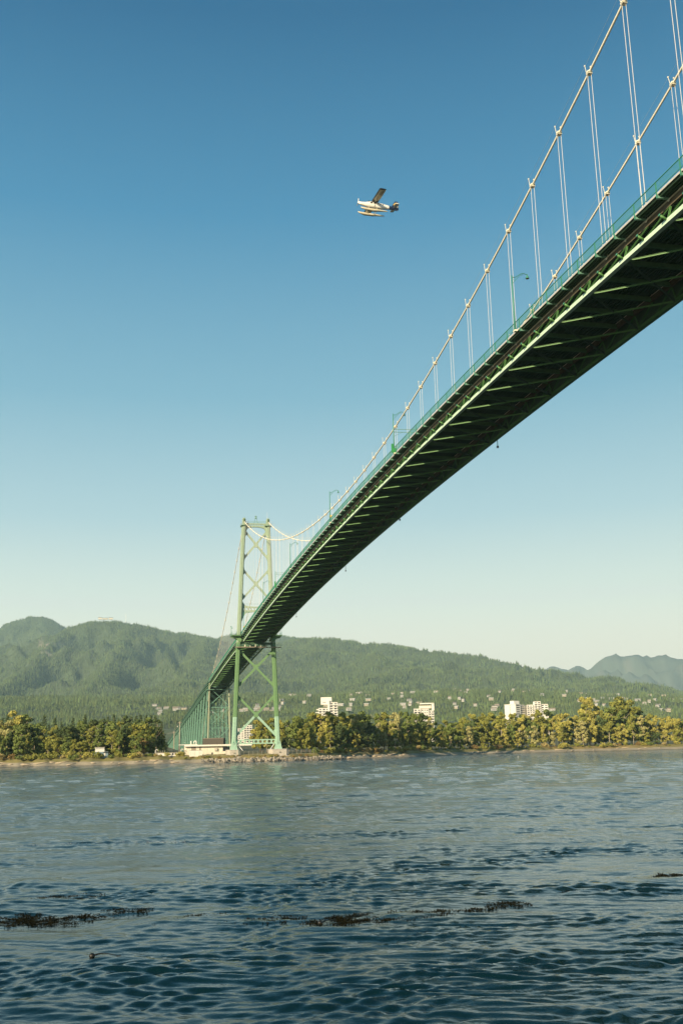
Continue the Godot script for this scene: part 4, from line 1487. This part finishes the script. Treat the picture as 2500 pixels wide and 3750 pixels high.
func build_houses() -> void:
	# hillside homes, each a block with a pitched roof
	var shapes := []
	for k in 4:
		var w := [9.5, 13.0, 8.5, 16.0][k] as float
		var d := 9.0
		var h := [5.0, 5.5, 6.5, 4.6][k] as float
		var st := begin()
		box_into(st, Vector3(0, h * 0.5, 0), Vector3(w, h, d))
		var rf := begin()
		var e := 1.0
		var top := h + 2.6
		quad(rf, Vector3(-w / 2 - e, h, d / 2 + e), Vector3(-w / 2 - e, top, 0), Vector3(w / 2 + e, top, 0), Vector3(w / 2 + e, h, d / 2 + e))
		quad(rf, Vector3(w / 2 + e, h, -d / 2 - e), Vector3(w / 2 + e, top, 0), Vector3(-w / 2 - e, top, 0), Vector3(-w / 2 - e, h, -d / 2 - e))
		quad(rf, Vector3(-w / 2 - e, h, d / 2 + e), Vector3(w / 2 + e, h, d / 2 + e), Vector3(w / 2 + e, h, -d / 2 - e), Vector3(-w / 2 - e, h, -d / 2 - e))
		for sg in [-1.0, 1.0]:
			rf.add_vertex(Vector3(sg * (w / 2), h, d / 2)); rf.add_vertex(Vector3(sg * (w / 2), top, 0)); rf.add_vertex(Vector3(sg * (w / 2), h, -d / 2))
		var wn := begin()
		for i in 3:
			box_into(wn, Vector3(-w * 0.33 + i * w * 0.33, h * 0.55, d / 2 + 0.04), Vector3(w * 0.2, h * 0.36, 0.1))
		shapes.append([finish(st), finish(rf), finish(wn)])
	var roofs := [M.roof_slate, M.house_grey, M.brown_panel, M.house_white, M.house_beige]
	var walls := [M.house_white, M.house_white, M.house_beige, M.house_grey]
	var made := 0
	var tries := 0
	var clump := FastNoiseLite.new()
	clump.seed = 3
	clump.frequency = 0.35
	while made < 130 and tries < 6000:
		tries += 1
		var az := rng.randf_range(1.0, 31.5)
		var lo := 2750.0
		var hi := 4050.0 if az > 9.0 else 3450.0
		if az > 13.0:
			hi = 4500.0 if az < 24.0 else 4200.0
		var r := rng.randf_range(lo, hi)
		if clump.get_noise_2d(az * 1.4, r / 220.0) < 0.02:
			continue
		r = round(r / 95.0) * 95.0 + rng.randf_range(-30.0, 30.0)
		var y := height(az, r)
		var at := polar(az, r, y + 8.0)
		var zone := "left of the tower" if az < 7.0 else ("just right of the tower" if az < 14.0 else ("at centre right" if az < 21.0 else "at far right"))
		var k := rng.randi() % 4
		var wi := rng.randi() % 4
		var ri := rng.randi() % 5
		var o := thing("hillside_house", "%s %s house with %s roof, %s on the hillside %s" % [["small", "wide", "tall", "long"][k], ["white", "white", "beige", "grey"][wi], ["dark", "grey", "brown", "white", "beige"][ri], "low" if r < 3150.0 else ("halfway" if r < 3700.0 else "high"), zone], "house", at, deg_to_rad(-az + rng.randf_range(-25.0, 25.0)), "hillside houses %s" % zone)
		part("wall", shapes[k][0], walls[wi], o, Transform3D(Basis.from_scale(Vector3(1, 1.15, 1)), Vector3.ZERO))
		part("roof", shapes[k][1], roofs[ri], o, Transform3D(Basis(), Vector3(0, 1.0, 0)))
		part("window", shapes[k][2], M.grey_glass, o)
		made += 1

# ---------------------------------------------------------------- trees along the far shore
const TOPS := [[-14.0, 2.0], [-6.25, 2.07], [-5.4, 2.36], [-4.4, 1.92], [-3.4, 1.6], [-2.4, 1.72], [-1.4, 2.0], [-0.2, 2.08], [0.83, 2.1], [2.0, 2.0], [3.2, 1.35], [5.0, 1.2], [6.4, 1.5], [7.6, 1.95], [9.2, 1.85], [10.3, 2.0], [10.7, 2.2], [11.9, 2.1], [12.9, 2.15], [14.4, 2.05], [15.9, 2.05], [17.0, 1.95], [17.5, 1.6], [18.7, 1.35], [19.3, 1.85], [20.3, 1.95], [21.8, 1.93], [23.2, 1.9], [24.3, 1.97], [25.0, 1.65], [25.8, 2.4], [26.3, 2.0], [26.9, 2.05], [27.8, 2.25], [28.3, 2.0], [28.9, 1.7], [29.6, 1.42], [40.0, 1.45]]

# a crown of leaf clumps for a tree 1 unit tall; kinds differ in where the clumps sit
func crown(kind: String, seed_: int, leaves: int) -> ArrayMesh:
	var r := RandomNumberGenerator.new()
	r.seed = seed_
	var blobs := []
	if kind == "broad":
		for i in 34:
			var y := r.randf_range(0.16, 0.95)
			var w := 0.30 * sqrt(maxf(0.05, 1.0 - pow((y - 0.55) / 0.47, 2.0)))
			var a := r.randf() * TAU
			var q := w * sqrt(r.randf())
			blobs.append([Vector3(cos(a) * q, y, sin(a) * q), r.randf_range(0.045, 0.10)])
	elif kind == "poplar":
		for i in 30:
			var y := r.randf_range(0.15, 0.96)
			var w := 0.17 * sqrt(maxf(0.04, 1.0 - pow((y - 0.5) / 0.52, 2.0)))
			var a := r.randf() * TAU
			var q := w * sqrt(r.randf())
			blobs.append([Vector3(cos(a) * q, y, sin(a) * q), r.randf_range(0.04, 0.085)])
	elif kind == "thin":
		for i in 24:
			var y := r.randf_range(0.30, 0.97)
			var w := 0.15 * (1.15 - y)+ 0.05
			var a := r.randf() * TAU
			var q := w * (0.3 + 0.7 * r.randf())
			blobs.append([Vector3(cos(a) * q, y, sin(a) * q), r.randf_range(0.025, 0.06)])
	elif kind == "fir":
		for i in 46:
			var t := i / 45.0
			var y := 0.06 + 0.92 * t
			var a := i * 2.4 + r.randf() * 0.6
			var q := 0.19 * (1.0 - t) * r.randf_range(0.45, 1.05) + 0.005
			blobs.append([Vector3(cos(a) * q, y - q * 0.25, sin(a) * q), 0.022 + 0.06 * (1.0 - t)])
	else:
		for i in 18:
			var a := r.randf() * TAU
			var q := 0.55 * sqrt(r.randf())
			blobs.append([Vector3(cos(a) * q, r.randf_range(0.15, 0.75) * (1.0 - 0.5 * q), sin(a) * q), r.randf_range(0.14, 0.26)])
	var v := PackedVector3Array()
	var nn := PackedVector3Array()
	var cc := PackedColorArray()
	var ix := PackedInt32Array()
	var total := 0.0
	for b in blobs:
		total += pow(b[1], 2.0)
	var size := 0.026 if kind != "shrub" else 0.075
	if kind == "fir":
		size = 0.017
	for b in blobs:
		var n := int(leaves * pow(b[1], 2.0) / total) + 4
		var shade := r.randf_range(0.75, 1.25)
		for i in n:
			var d := Vector3(r.randfn(), r.randfn(), r.randfn()).normalized()
			var p: Vector3 = b[0] + d * b[1] * (0.55 + 0.55 * sqrt(r.randf())) * Vector3(1.0, 0.85 if kind != "fir" else 0.5, 1.0)
			if p.y < 0.015:
				continue
			var nrm := (d + 0.55 * Vector3(r.randfn(), r.randfn(), r.randfn())).normalized()
			var u := nrm.cross(Vector3(r.randfn(), r.randfn(), r.randfn())).normalized()
			var w := nrm.cross(u)
			var s := size * r.randf_range(0.6, 1.3)
			var k := v.size()
			v.append_array([p - u * s, p + w * s * 0.6, p + u * s, p - w * s * 0.6])
			nn.append_array([nrm, nrm, nrm, nrm])
			var g := shade * r.randf_range(0.75, 1.3)
			var c := Color(g * r.randf_range(0.92, 1.1), g, g * 0.9)
			cc.append_array([c, c, c, c])
			ix.append_array([k, k + 1, k + 2, k, k + 2, k + 3])
	var a := []
	a.resize(Mesh.ARRAY_MAX)
	a[Mesh.ARRAY_VERTEX] = v
	a[Mesh.ARRAY_NORMAL] = nn
	a[Mesh.ARRAY_COLOR] = cc
	a[Mesh.ARRAY_INDEX] = ix
	var m := ArrayMesh.new()
	m.add_surface_from_arrays(Mesh.PRIMITIVE_TRIANGLES, a)
	return m

func trunk(kind: String, seed_: int) -> ArrayMesh:
	var r := RandomNumberGenerator.new()
	r.seed = seed_
	var st := begin(true)
	var top := 0.92 if kind != "broad" else 0.7
	var sway := Vector3(r.randf_range(-0.02, 0.02), 0, r.randf_range(-0.02, 0.02))
	tube_into(st, [Vector3(0, -0.03, 0), Vector3(0, 0.3, 0) + sway, Vector3(0, top, 0) - sway], [0.016, 0.012, 0.003], 6)
	if kind != "fir" and kind != "shrub":
		for i in 9:
			var y := r.randf_range(0.22, top - 0.1)
			var a := r.randf() * TAU
			var d := Vector3(cos(a), r.randf_range(0.7, 1.5), sin(a)) * r.randf_range(0.08, 0.17)
			tube_into(st, [Vector3(0, y, 0), Vector3(0, y, 0) + d * 0.55, Vector3(0, y, 0) + d], [0.006, 0.004, 0.0015], 5, false)
	return finish(st)

var crowns := {}
var trunks := {}
func tree(called: String, kind: String, leaf: String, az: float, r: float, h: float, label: String, category: String, group: String, wide := 1.0) -> void:
	var k := rng.randi() % 3
	if not crowns.has(kind):
		crowns[kind] = [crown(kind, 40, 3800), crown(kind, 41, 3800), crown(kind, 42, 3800)] if kind != "shrub" else [crown(kind, 50, 700), crown(kind, 51, 700), crown(kind, 52, 700)]
		trunks[kind] = [trunk(kind, 60), trunk(kind, 61), trunk(kind, 62)]
	var y := height(az, r)
	var o := thing(called, label, category, polar(az, r, y), rng.randf() * TAU, group)
	var sc := Basis.from_scale(Vector3(h * wide, h, h * wide))
	part("crown", crowns[kind][k], M[leaf], o, Transform3D(sc, Vector3.ZERO))
	part("trunk" if kind != "shrub" else "stem", trunks[kind][k], M.pale_bark if kind == "thin" or kind == "poplar" else M.bark, o, Transform3D(sc, Vector3.ZERO))

func clear_of_bridge(az: float, r: float, margin: float) -> bool:
	var p := polar(az, r)
	if absf(p.x) < 13.0 + margin and p.z < 8.0:
		return false
	if az > 2.35 and az < 5.4 and r < 1300.0:
		return false
	if p.x > -42.0 and p.x < 20.0 and p.z > -44.0:
		return false
	return true

func zone_of(az: float) -> String:
	if az < -2.5:
		return "at the far left of the shore"
	if az < 3.2:
		return "left of the viaduct"
	if az < 9.5:
		return "behind the bridge tower"
	if az < 14.5:
		return "right of the bridge tower"
	if az < 20.0:
		return "in the middle of the right shore"
	if az < 25.2:
		return "below the two apartment slabs"
	return "at the far right of the shore"

func build_trees() -> void:
	# notable single trees first
	tree("poplar_tree", "poplar", "leaf_gold", 25.8, 868.0, 39.5, "tallest golden poplar, standing out above the trees at right", "tree", "", 1.0)
	tree("broadleaf_tree", "broad", "leaf_olive", 27.7, 872.0, 38.5, "biggest round golden tree near the right edge of the shore", "tree", "", 1.25)
	tree("poplar_tree", "poplar", "leaf_gold", -5.5, 560.0, 24.5, "tall pale poplar near the left edge of the shore", "tree", "", 1.2)
	tree("broadleaf_tree", "broad", "leaf_pale", -6.1, 552.0, 19.0, "pale yellow bushy tree cut by the left edge of the picture", "tree", "", 1.0)
	tree("broadleaf_tree", "broad", "leaf_dark", 13.6, 575.0, 12.5, "dark rounded tree at the water's edge right of the boulders", "tree", "", 1.2)
	tree("broadleaf_tree", "broad", "leaf_rust", 1.15, 512.0, 9.0, "rust-brown bushy tree between the hut and the white building", "tree", "", 1.3)
	tree("broadleaf_tree", "broad", "leaf_olive", 0.95, 527.0, 16.0, "yellow-green tree above the rust-brown bushy tree", "tree", "", 1.0)
	tree("broadleaf_tree", "broad", "leaf_dark", 0.2, 515.0, 15.0, "dark green tree immediately right of the blue-grey hut", "tree", "", 1.0)
	tree("poplar_tree", "thin", "leaf_pale", 28.6, 838.0, 22.0, "thin bare-limbed pale tree near the right edge of the shore", "tree", "", 1.4)
	var kinds := ["broad", "poplar", "thin", "broad", "poplar"]
	var nouns := {"broad": "broadleaf_tree", "poplar": "poplar_tree", "thin": "slender_tree", "fir": "fir_tree"}
	# three ranks: tall behind, middle, low in front
	for rank in 3:
		var az := -8.0
		while az < 33.0:
			var sr := shore_r(az)
			var off: float = [rng.randf_range(62.0, 95.0), rng.randf_range(38.0, 58.0), rng.randf_range(23.0, 34.0)][rank]
			if az > 2.0 and az < 9.6:
				off += 65.0
			var r := sr + off
			var top := table(az, TOPS)
			var el: float = top * [rng.randf_range(0.86, 1.03), rng.randf_range(0.62, 0.92), rng.randf_range(0.36, 0.66)][rank]
			var h := r * tan(deg_to_rad(el)) + EYE.y - 4.4
			var kind: String = kinds[rng.randi() % 5]
			var dark := az < 3.0 or (az > 9.0 and az < 10.5)
			var leaf: String
			if dark:
				leaf = ["leaf_dark", "leaf_green", "leaf_olive", "leaf_olive", "leaf_green"][rng.randi() % 5]
				if rng.randf() < 0.14:
					kind = "fir" if rank < 2 else "broad"
			else:
				leaf = ["leaf_olive", "leaf_olive", "leaf_gold", "leaf_green", "leaf_olive", "leaf_gold", "leaf_pale", "leaf_green", "leaf_dark"][rng.randi() % 9]
			if kind == "fir":
				leaf = "leaf_dark"
			var wide := rng.randf_range(0.8, 1.4)
			if clear_of_bridge(az, r, h * 0.15) and h > 3.0:
				var hue: String = {"leaf_dark": "dark green", "leaf_green": "mid green", "leaf_olive": "olive green", "leaf_gold": "golden", "leaf_pale": "pale yellow", "leaf_rust": "rusty"}[leaf]
				var place: String = ["in the back row", "in the middle row", "in the front row"][rank]
				var what: String = {"broad": "rounded broadleaf tree", "poplar": "upright poplar", "thin": "slender open tree", "fir": "pointed fir"}[kind]
				var z := zone_of(az)
				tree(nouns[kind], kind, leaf, az, r, h, "%s %s %s, %s" % [hue, what, place, z], "tree", "%s %ss %s, %s" % [hue, what, place, z], wide)
			az += [0.5, 0.5, 0.46][rank] * rng.randf_range(0.7, 1.3)
	# shrubs along the top of the beach
	var az := -7.5
	while az < 32.0:
		var r := shore_r(az) + rng.randf_range(14.0, 22.0)
		var p := polar(az, r)
		var leaf: String = ["leaf_olive", "leaf_gold", "leaf_green", "leaf_rust", "dry_grass", "leaf_olive"][rng.randi() % 6]
		var h := rng.randf_range(1.2, 4.2)
		if az > 3.5 and az < 10.5:
			h = rng.randf_range(0.7, 1.7)
			leaf = ["leaf_rust", "dry_grass", "leaf_olive"][rng.randi() % 3]
			r = shore_r(az) + rng.randf_range(9.0, 13.0)
		var hue: String = {"leaf_green": "mid green", "leaf_olive": "olive", "leaf_gold": "golden", "leaf_rust": "rusty brown", "dry_grass": "straw-coloured"}[leaf]
		tree("shrub", "shrub", leaf, az, r, h, "%s shrub at the top of the beach %s" % [hue, zone_of(az)], "shrub", "%s beach shrubs %s" % [hue, zone_of(az)], rng.randf_range(0.9, 1.5))
		az += rng.randf_range(0.22, 0.42)
	# tall firs on the rise behind the left trees
	az = -8.0
	while az < 3.6:
		var r := rng.randf_range(820.0, 1010.0)
		var el := rng.randf_range(1.6, 2.3)
		var h := r * tan(deg_to_rad(el)) + EYE.y - 6.0
		if clear_of_bridge(az, r, 8.0):
			tree("fir_tree", "fir", "leaf_dark", az, r, h, "tall dark fir on the rise behind the left trees", "tree", "firs behind the left trees", 1.15)
		az += rng.randf_range(0.2, 0.36)

# ---------------------------------------------------------------- seaplane
func build_plane() -> void:
	var o := thing("seaplane", "white and navy floatplane banking in the blue sky left of the bridge cables", "seaplane", Vector3(6.0, 164.7, 229.5))
	o.transform.basis = Basis(Vector3(0.0598, -0.0729, 0.9955), Vector3(0.0381, 0.9968, 0.0707), Vector3(-0.9975, 0.0337, 0.0624)).orthonormalized()
	# local axes: x to the port wing, y up, z to the nose
	var secs := [[5.3, 0.05, 0.05, 0.22], [4.95, 0.16, 0.18, 0.22], [4.9, 0.30, 0.34, 0.2], [4.0, 0.44, 0.50, 0.1], [2.9, 0.56, 0.66, 0.02], [2.1, 0.66, 0.84, 0.08], [1.3, 0.72, 1.0, 0.16], [0.0, 0.75, 1.03, 0.15], [-1.6, 0.72, 0.98, 0.12], [-3.0, 0.60, 0.82, 0.14], [-4.6, 0.42, 0.58, 0.16]]
	var tail := [[-4.6, 0.42, 0.58, 0.16], [-5.8, 0.28, 0.46, 0.10], [-7.0, 0.15, 0.36, 0.02], [-7.5, 0.06, 0.26, 0.0]]
	var loft := func(s: Array) -> ArrayMesh:
		var st := begin(true)
		for i in s.size() - 1:
			for k in 14:
				var q := []
				for e in [[i, k], [i, k + 1], [i + 1, k + 1], [i + 1, k]]:
					var a: float = TAU * e[1] / 14.0
					var c: Array = s[e[0]]
					q.append(Vector3(c[1] * signf(cos(a)) * pow(absf(cos(a)), 0.75), c[3] + c[2] * signf(sin(a)) * pow(absf(sin(a)), 0.8), c[0]))
				quad(st, q[0], q[1], q[2], q[3])
		return finish(st)
	part("fuselage", loft.call(secs), M.plane_white, o)
	part("tail_cone", loft.call(tail), M.plane_navy, o)
	# wing: root to tip, dark leading edge, tip and root band
	for sd in [-1.0, 1.0]:
		var w := wing_piece(sd, 0.75, 8.2, 0.72, -0.98, 1.12)
		var wing := part("wing", w, M.plane_tan, o)
		part("leading_edge", wing_piece(sd, 0.7, 8.25, 1.02, 0.70, 1.12), M.plane_black, wing)
		part("wing_tip", wing_piece(sd, 8.22, 8.85, 0.98, -0.9, 1.12), M.plane_black, wing)
		part("wing_root", wing_piece(sd, 0.3, 1.7, 1.0, -1.02, 1.105), M.plane_black, wing)
		part("flap_hinge", wing_piece(sd, 2.2, 8.0, -0.99, -1.08, 1.10), M.plane_white, wing)
		bar("wing_strut", Vector3(sd * 0.7, -0.6, 0.1), Vector3(sd * 3.9, 1.02, 0.1), 0.1, 0.22, M.plane_black, o)
		part("tailplane", wing_piece(sd, 0.2, 2.9, -5.9, -7.0, 0.38), M.plane_white, o)
		for i in 2:
			box("cabin_window", Vector3(sd * 0.735, 0.55, 1.1 - 1.05 * i), Vector3(0.08, 0.42, 0.62), M.plane_black, o)
		for i in 3:
			box("cabin_window", Vector3(sd * (0.71 - 0.06 * i), 0.5, -1.1 - 0.75 * i), Vector3(0.08, 0.3, 0.3), M.plane_black, o)
		# float
		var fl := begin(true)
		var fs := [[4.3, 0.05, 0.10, 0.28], [3.9, 0.26, 0.25, 0.16], [2.8, 0.42, 0.42, 0.0], [0.6, 0.46, 0.5, -0.06], [-1.2, 0.42, 0.38, 0.06], [-3.2, 0.26, 0.24, 0.16], [-4.2, 0.06, 0.1, 0.2]]
		for i in fs.size() - 1:
			for k in 10:
				var q := []
				for e in [[i, k], [i, k + 1], [i + 1, k + 1], [i + 1, k]]:
					var a: float = TAU * e[1] / 10.0
					var c: Array = fs[e[0]]
					q.append(Vector3(c[1] * cos(a), c[3] + c[2] * sin(a) * (1.0 if sin(a) < 0.0 else 0.75), c[0]))
				quad(fl, q[0], q[1], q[2], q[3])
		var f := part("float", finish(fl), M.plane_cream, o, Transform3D(Basis(), Vector3(sd * 1.55, -2.15, 0.35)))
		bar("keel", Vector3(0, -0.52, 2.2), Vector3(0, -0.46, -0.6), 0.06, 0.12, M.plane_black, f)
		for z in [1.9, -0.6]:
			bar("float_strut", Vector3(sd * 0.5, -0.7, z), Vector3(sd * 1.5, -1.85, z + 0.15), 0.09, 0.16, M.plane_cream, o)
	for z in [1.9, -0.6]:
		bar("spreader_bar", Vector3(-1.5, -2.0, z), Vector3(1.5, -2.0, z), 0.09, 0.09, M.plane_cream, o)
	var fin := begin()
	prism_into(fin, PackedVector2Array([Vector2(-4.4, 0.5), Vector2(-5.5, 0.75), Vector2(-6.5, 2.5), Vector2(-7.35, 2.55), Vector2(-7.6, 1.6), Vector2(-7.75, -0.1), Vector2(-7.0, -0.5), Vector2(-6.2, -0.3)]), -0.07, 0.07)
	part("tail_fin", finish(fin), M.plane_navy, o, Transform3D(Basis(Vector3(0, 0, 1), Vector3(0, 1, 0), Vector3(-1, 0, 0)), Vector3.ZERO))
	var pn := begin()
	prism_into(pn, PackedVector2Array([Vector2(-6.15, 0.75), Vector2(-6.75, 2.1), Vector2(-7.3, 2.1), Vector2(-7.5, 0.65)]), -0.09, 0.09)
	part("rudder_panel", finish(pn), M.plane_tan, o, Transform3D(Basis(Vector3(0, 0, 1), Vector3(0, 1, 0), Vector3(-1, 0, 0)), Vector3.ZERO))
	var pg := begin()
	prism_into(pg, PackedVector2Array([Vector2(-5.95, 1.25), Vector2(-6.5, 2.05), Vector2(-6.62, 1.85), Vector2(-6.2, 1.15)]), -0.1, 0.1)
	part("gold_stripe", finish(pg), M.plane_gold, o, Transform3D(Basis(Vector3(0, 0, 1), Vector3(0, 1, 0), Vector3(-1, 0, 0)), Vector3.ZERO))
	for k in 3:
		var a := TAU * k / 3.0 + 0.12
		bar("propeller_blade", Vector3(0, 0.22, 5.05), Vector3(sin(a) * 1.25, 0.22 + cos(a) * 1.25, 5.05), 0.22, 0.06, M.plane_white, o)
	box("windscreen", Vector3(0, 0.98, 1.75), Vector3(1.0, 0.34, 0.5), M.plane_black, o)
	var tm := TextMesh.new()
	tm.text = "FODH"
	tm.font_size = 64
	tm.pixel_size = 0.016
	tm.depth = 0.02
	var fnt := SystemFont.new()
	fnt.font_names = PackedStringArray(["Droid Sans"])
	tm.font = fnt
	part("registration_letters", tm, M.plane_black, o, Transform3D(Basis(Vector3(1, 0, 0), Vector3(0, 0, 1), Vector3(0, -1, 0)), Vector3(6.4, 1.0, -0.35)))

func wing_piece(sd: float, x0: float, x1: float, z0: float, z1: float, y: float) -> ArrayMesh:
	# flat aerofoil slab between two spans, thicker ahead of the middle
	var st := begin()
	var zs := [z0, lerpf(z0, z1, 0.3), z1]
	var th := [0.05, 0.13, 0.02]
	for i in 2:
		for e in [1.0, -1.0]:
			var a := Vector3(sd * x0, y + e * th[i], zs[i])
			var b := Vector3(sd * x1, y + e * th[i] * 0.9 + (x1 - x0) * 0.02, zs[i])
			var c := Vector3(sd * x1, y + e * th[i + 1] * 0.9 + (x1 - x0) * 0.02, zs[i + 1])
			var d := Vector3(sd * x0, y + e * th[i + 1], zs[i + 1])
			quad(st, a, b, c, d)
	for i in 2:
		var yy := y + (x1 - x0) * 0.02
		quad(st, Vector3(sd * x1, yy - th[i], zs[i]), Vector3(sd * x1, yy + th[i], zs[i]), Vector3(sd * x1, yy + th[i + 1], zs[i + 1]), Vector3(sd * x1, yy - th[i + 1], zs[i + 1]))
	return finish(st)

# ---------------------------------------------------------------- seaweed afloat near the camera
func frond_mesh(seed_: int) -> ArrayMesh:
	var r := RandomNumberGenerator.new()
	r.seed = seed_
	var st := begin()
	for i in 9:
		var p := Vector3(r.randf_range(-0.07, 0.07), -0.02, r.randf_range(-0.07, 0.07))
		var lean := Vector3(r.randf_range(-0.06, 0.06), r.randf_range(0.05, 0.15), r.randf_range(-0.06, 0.06))
		var side := Vector3(r.randf_range(-1, 1), 0, r.randf_range(-1, 1)).normalized() * r.randf_range(0.007, 0.016)
		var mid := p + lean * 0.6
		var tip := p + lean
		quad(st, p - side * 0.5, mid - side, mid + side, p + side * 0.5)
		quad(st, mid - side, tip - side * 0.6, tip + side * 0.6, mid + side)
		quad(st, tip - side * 0.6, tip + lean * 0.25 - side * 2.0, tip + lean * 0.3, tip + side * 0.1)
	return finish(st)

func build_foam() -> void:
	var q := begin()
	for i in 5:
		var a := TAU * i / 5.0
		var b := TAU * (i + 1) / 5.0
		q.add_vertex(Vector3.ZERO); q.add_vertex(Vector3(cos(a), 0, sin(a))); q.add_vertex(Vector3(cos(b), 0, sin(b)))
	var blob := finish(q)
	for e in [["far, white, left of the tower", -7.0, 3.5, 285.0, 9.0, 0.34, 520], ["nearer, thin and broken, left of centre", -5.0, 9.0, 58.0, 1.6, 0.035, 420]]:
		var mm := MultiMesh.new()
		mm.transform_format = MultiMesh.TRANSFORM_3D
		mm.mesh = blob
		mm.instance_count = e[6]
		var t := 0.0
		for i in e[6]:
			if i % 13 == 0:
				t = rng.randf()
			var tt := t + 0.014 * rng.randfn()
			var p := polar(lerpf(e[1], e[2], tt), e[3] + e[4] * (sin(tt * 7.0) * 0.5 - tt + 0.16 * rng.randfn()), WL + 0.05)
			var s: float = e[5] * rng.randf_range(0.3, 1.1)
			mm.set_instance_transform(i, Transform3D(Basis(Vector3.UP, rng.randf() * TAU) * Basis.from_scale(Vector3(s * 1.6, 1, s)), p))
		var o := MultiMeshInstance3D.new()
		o.name = numbered("foam_streak")
		o.multimesh = mm
		o.material_override = M.foam
		add_child(o)
		tag(o, "pale foam streak along a current line on the water, " + e[0], "foam")
		o.set_meta("kind", "stuff")

func build_seaweed() -> void:
	var fr := frond_mesh(5)
	var list := [["upper left, a separate strip above the others", -65.62, 455.15, 1.2, 0.8, 300], ["small strip at the left edge", -67.3, 455.98, 0.5, 0.35, 90], ["at the left edge, tall and dense", -67.0, 459.1, 0.45, 1.2, 190], ["left, wide and dense", -65.62, 459.63, 1.1, 0.95, 330], ["thin strip left of centre", -63.72, 458.57, 0.75, 0.55, 110], ["scattered, left of the middle", -61.91, 460.78, 1.2, 0.95, 200], ["dense, just left of the middle", -59.9, 461.57, 0.8, 0.7, 330], ["longest and darkest, in the middle", -56.84, 462.34, 2.2, 0.75, 820], ["small, below right of the longest one", -53.73, 462.1, 0.4, 0.3, 50], ["right of the longest one", -52.49, 461.11, 0.68, 0.6, 230], ["broken strip at the right", -48.07, 458.83, 1.4, 0.8, 270], ["at the right edge", -44.6, 457.4, 0.8, 0.7, 220]]
	for a in list:
		var mm := MultiMesh.new()
		mm.transform_format = MultiMesh.TRANSFORM_3D
		mm.mesh = fr
		mm.instance_count = int(a[5] * 0.55)
		var cx := 0.0
		var cz := 0.0
		for i in mm.instance_count:
			if i % 9 == 0:
				var t := rng.randf() * TAU
				var q := pow(rng.randf(), 0.6)
				cx = cos(t) * q * a[3] * 1.15
				cz = sin(t) * q * a[4] - cx * 0.12
			var x: float = cx + 0.2 * rng.randfn()
			var z: float = cz + 0.14 * rng.randfn()
			var s := rng.randf_range(0.45, 1.0)
			mm.set_instance_transform(i, Transform3D(Basis(Vector3.UP, rng.randf() * TAU) * Basis.from_scale(Vector3(s * 1.6, s * 0.34, s * 1.6)), Vector3(x, 0, z)))
		var o := MultiMeshInstance3D.new()
		o.name = numbered("seaweed_patch")
		o.multimesh = mm
		o.material_override = M.weed_frond
		o.position = Vector3(a[1], WL + 0.004, a[2])
		add_child(o)
		tag(o, "brown floating seaweed patch, " + a[0], "seaweed", "")
		o.set_meta("kind", "stuff")
	for a in [["lone dark kelp bulb with a trailing stalk, low at left", -64.55, 465.62, 0.3], ["dark kelp bulb with a stalk at the left end of the longest seaweed patch", -58.55, 462.9, 0.9]]:
		var o := thing("kelp_bulb", a[0], "kelp", Vector3(a[1], WL, a[2]))
		var sp := SphereMesh.new()
		sp.radius = 0.07
		sp.height = 0.13
		sp.radial_segments = 16
		sp.rings = 8
		part("bulb", sp, M.kelp_skin, o, Transform3D(Basis(), Vector3(0, 0.05, 0)))
		var pts := []
		for i in 9:
			var t := i / 8.0
			pts.append(Vector3(0.05 + 0.62 * t, 0.06 + 0.035 * sin(t * 5.0) - 0.03 * t, -a[3] * t * 0.5))
		part("stalk", tube(pts, [0.022, 0.02, 0.015, 0.012, 0.01], 6), M.kelp_skin, o)
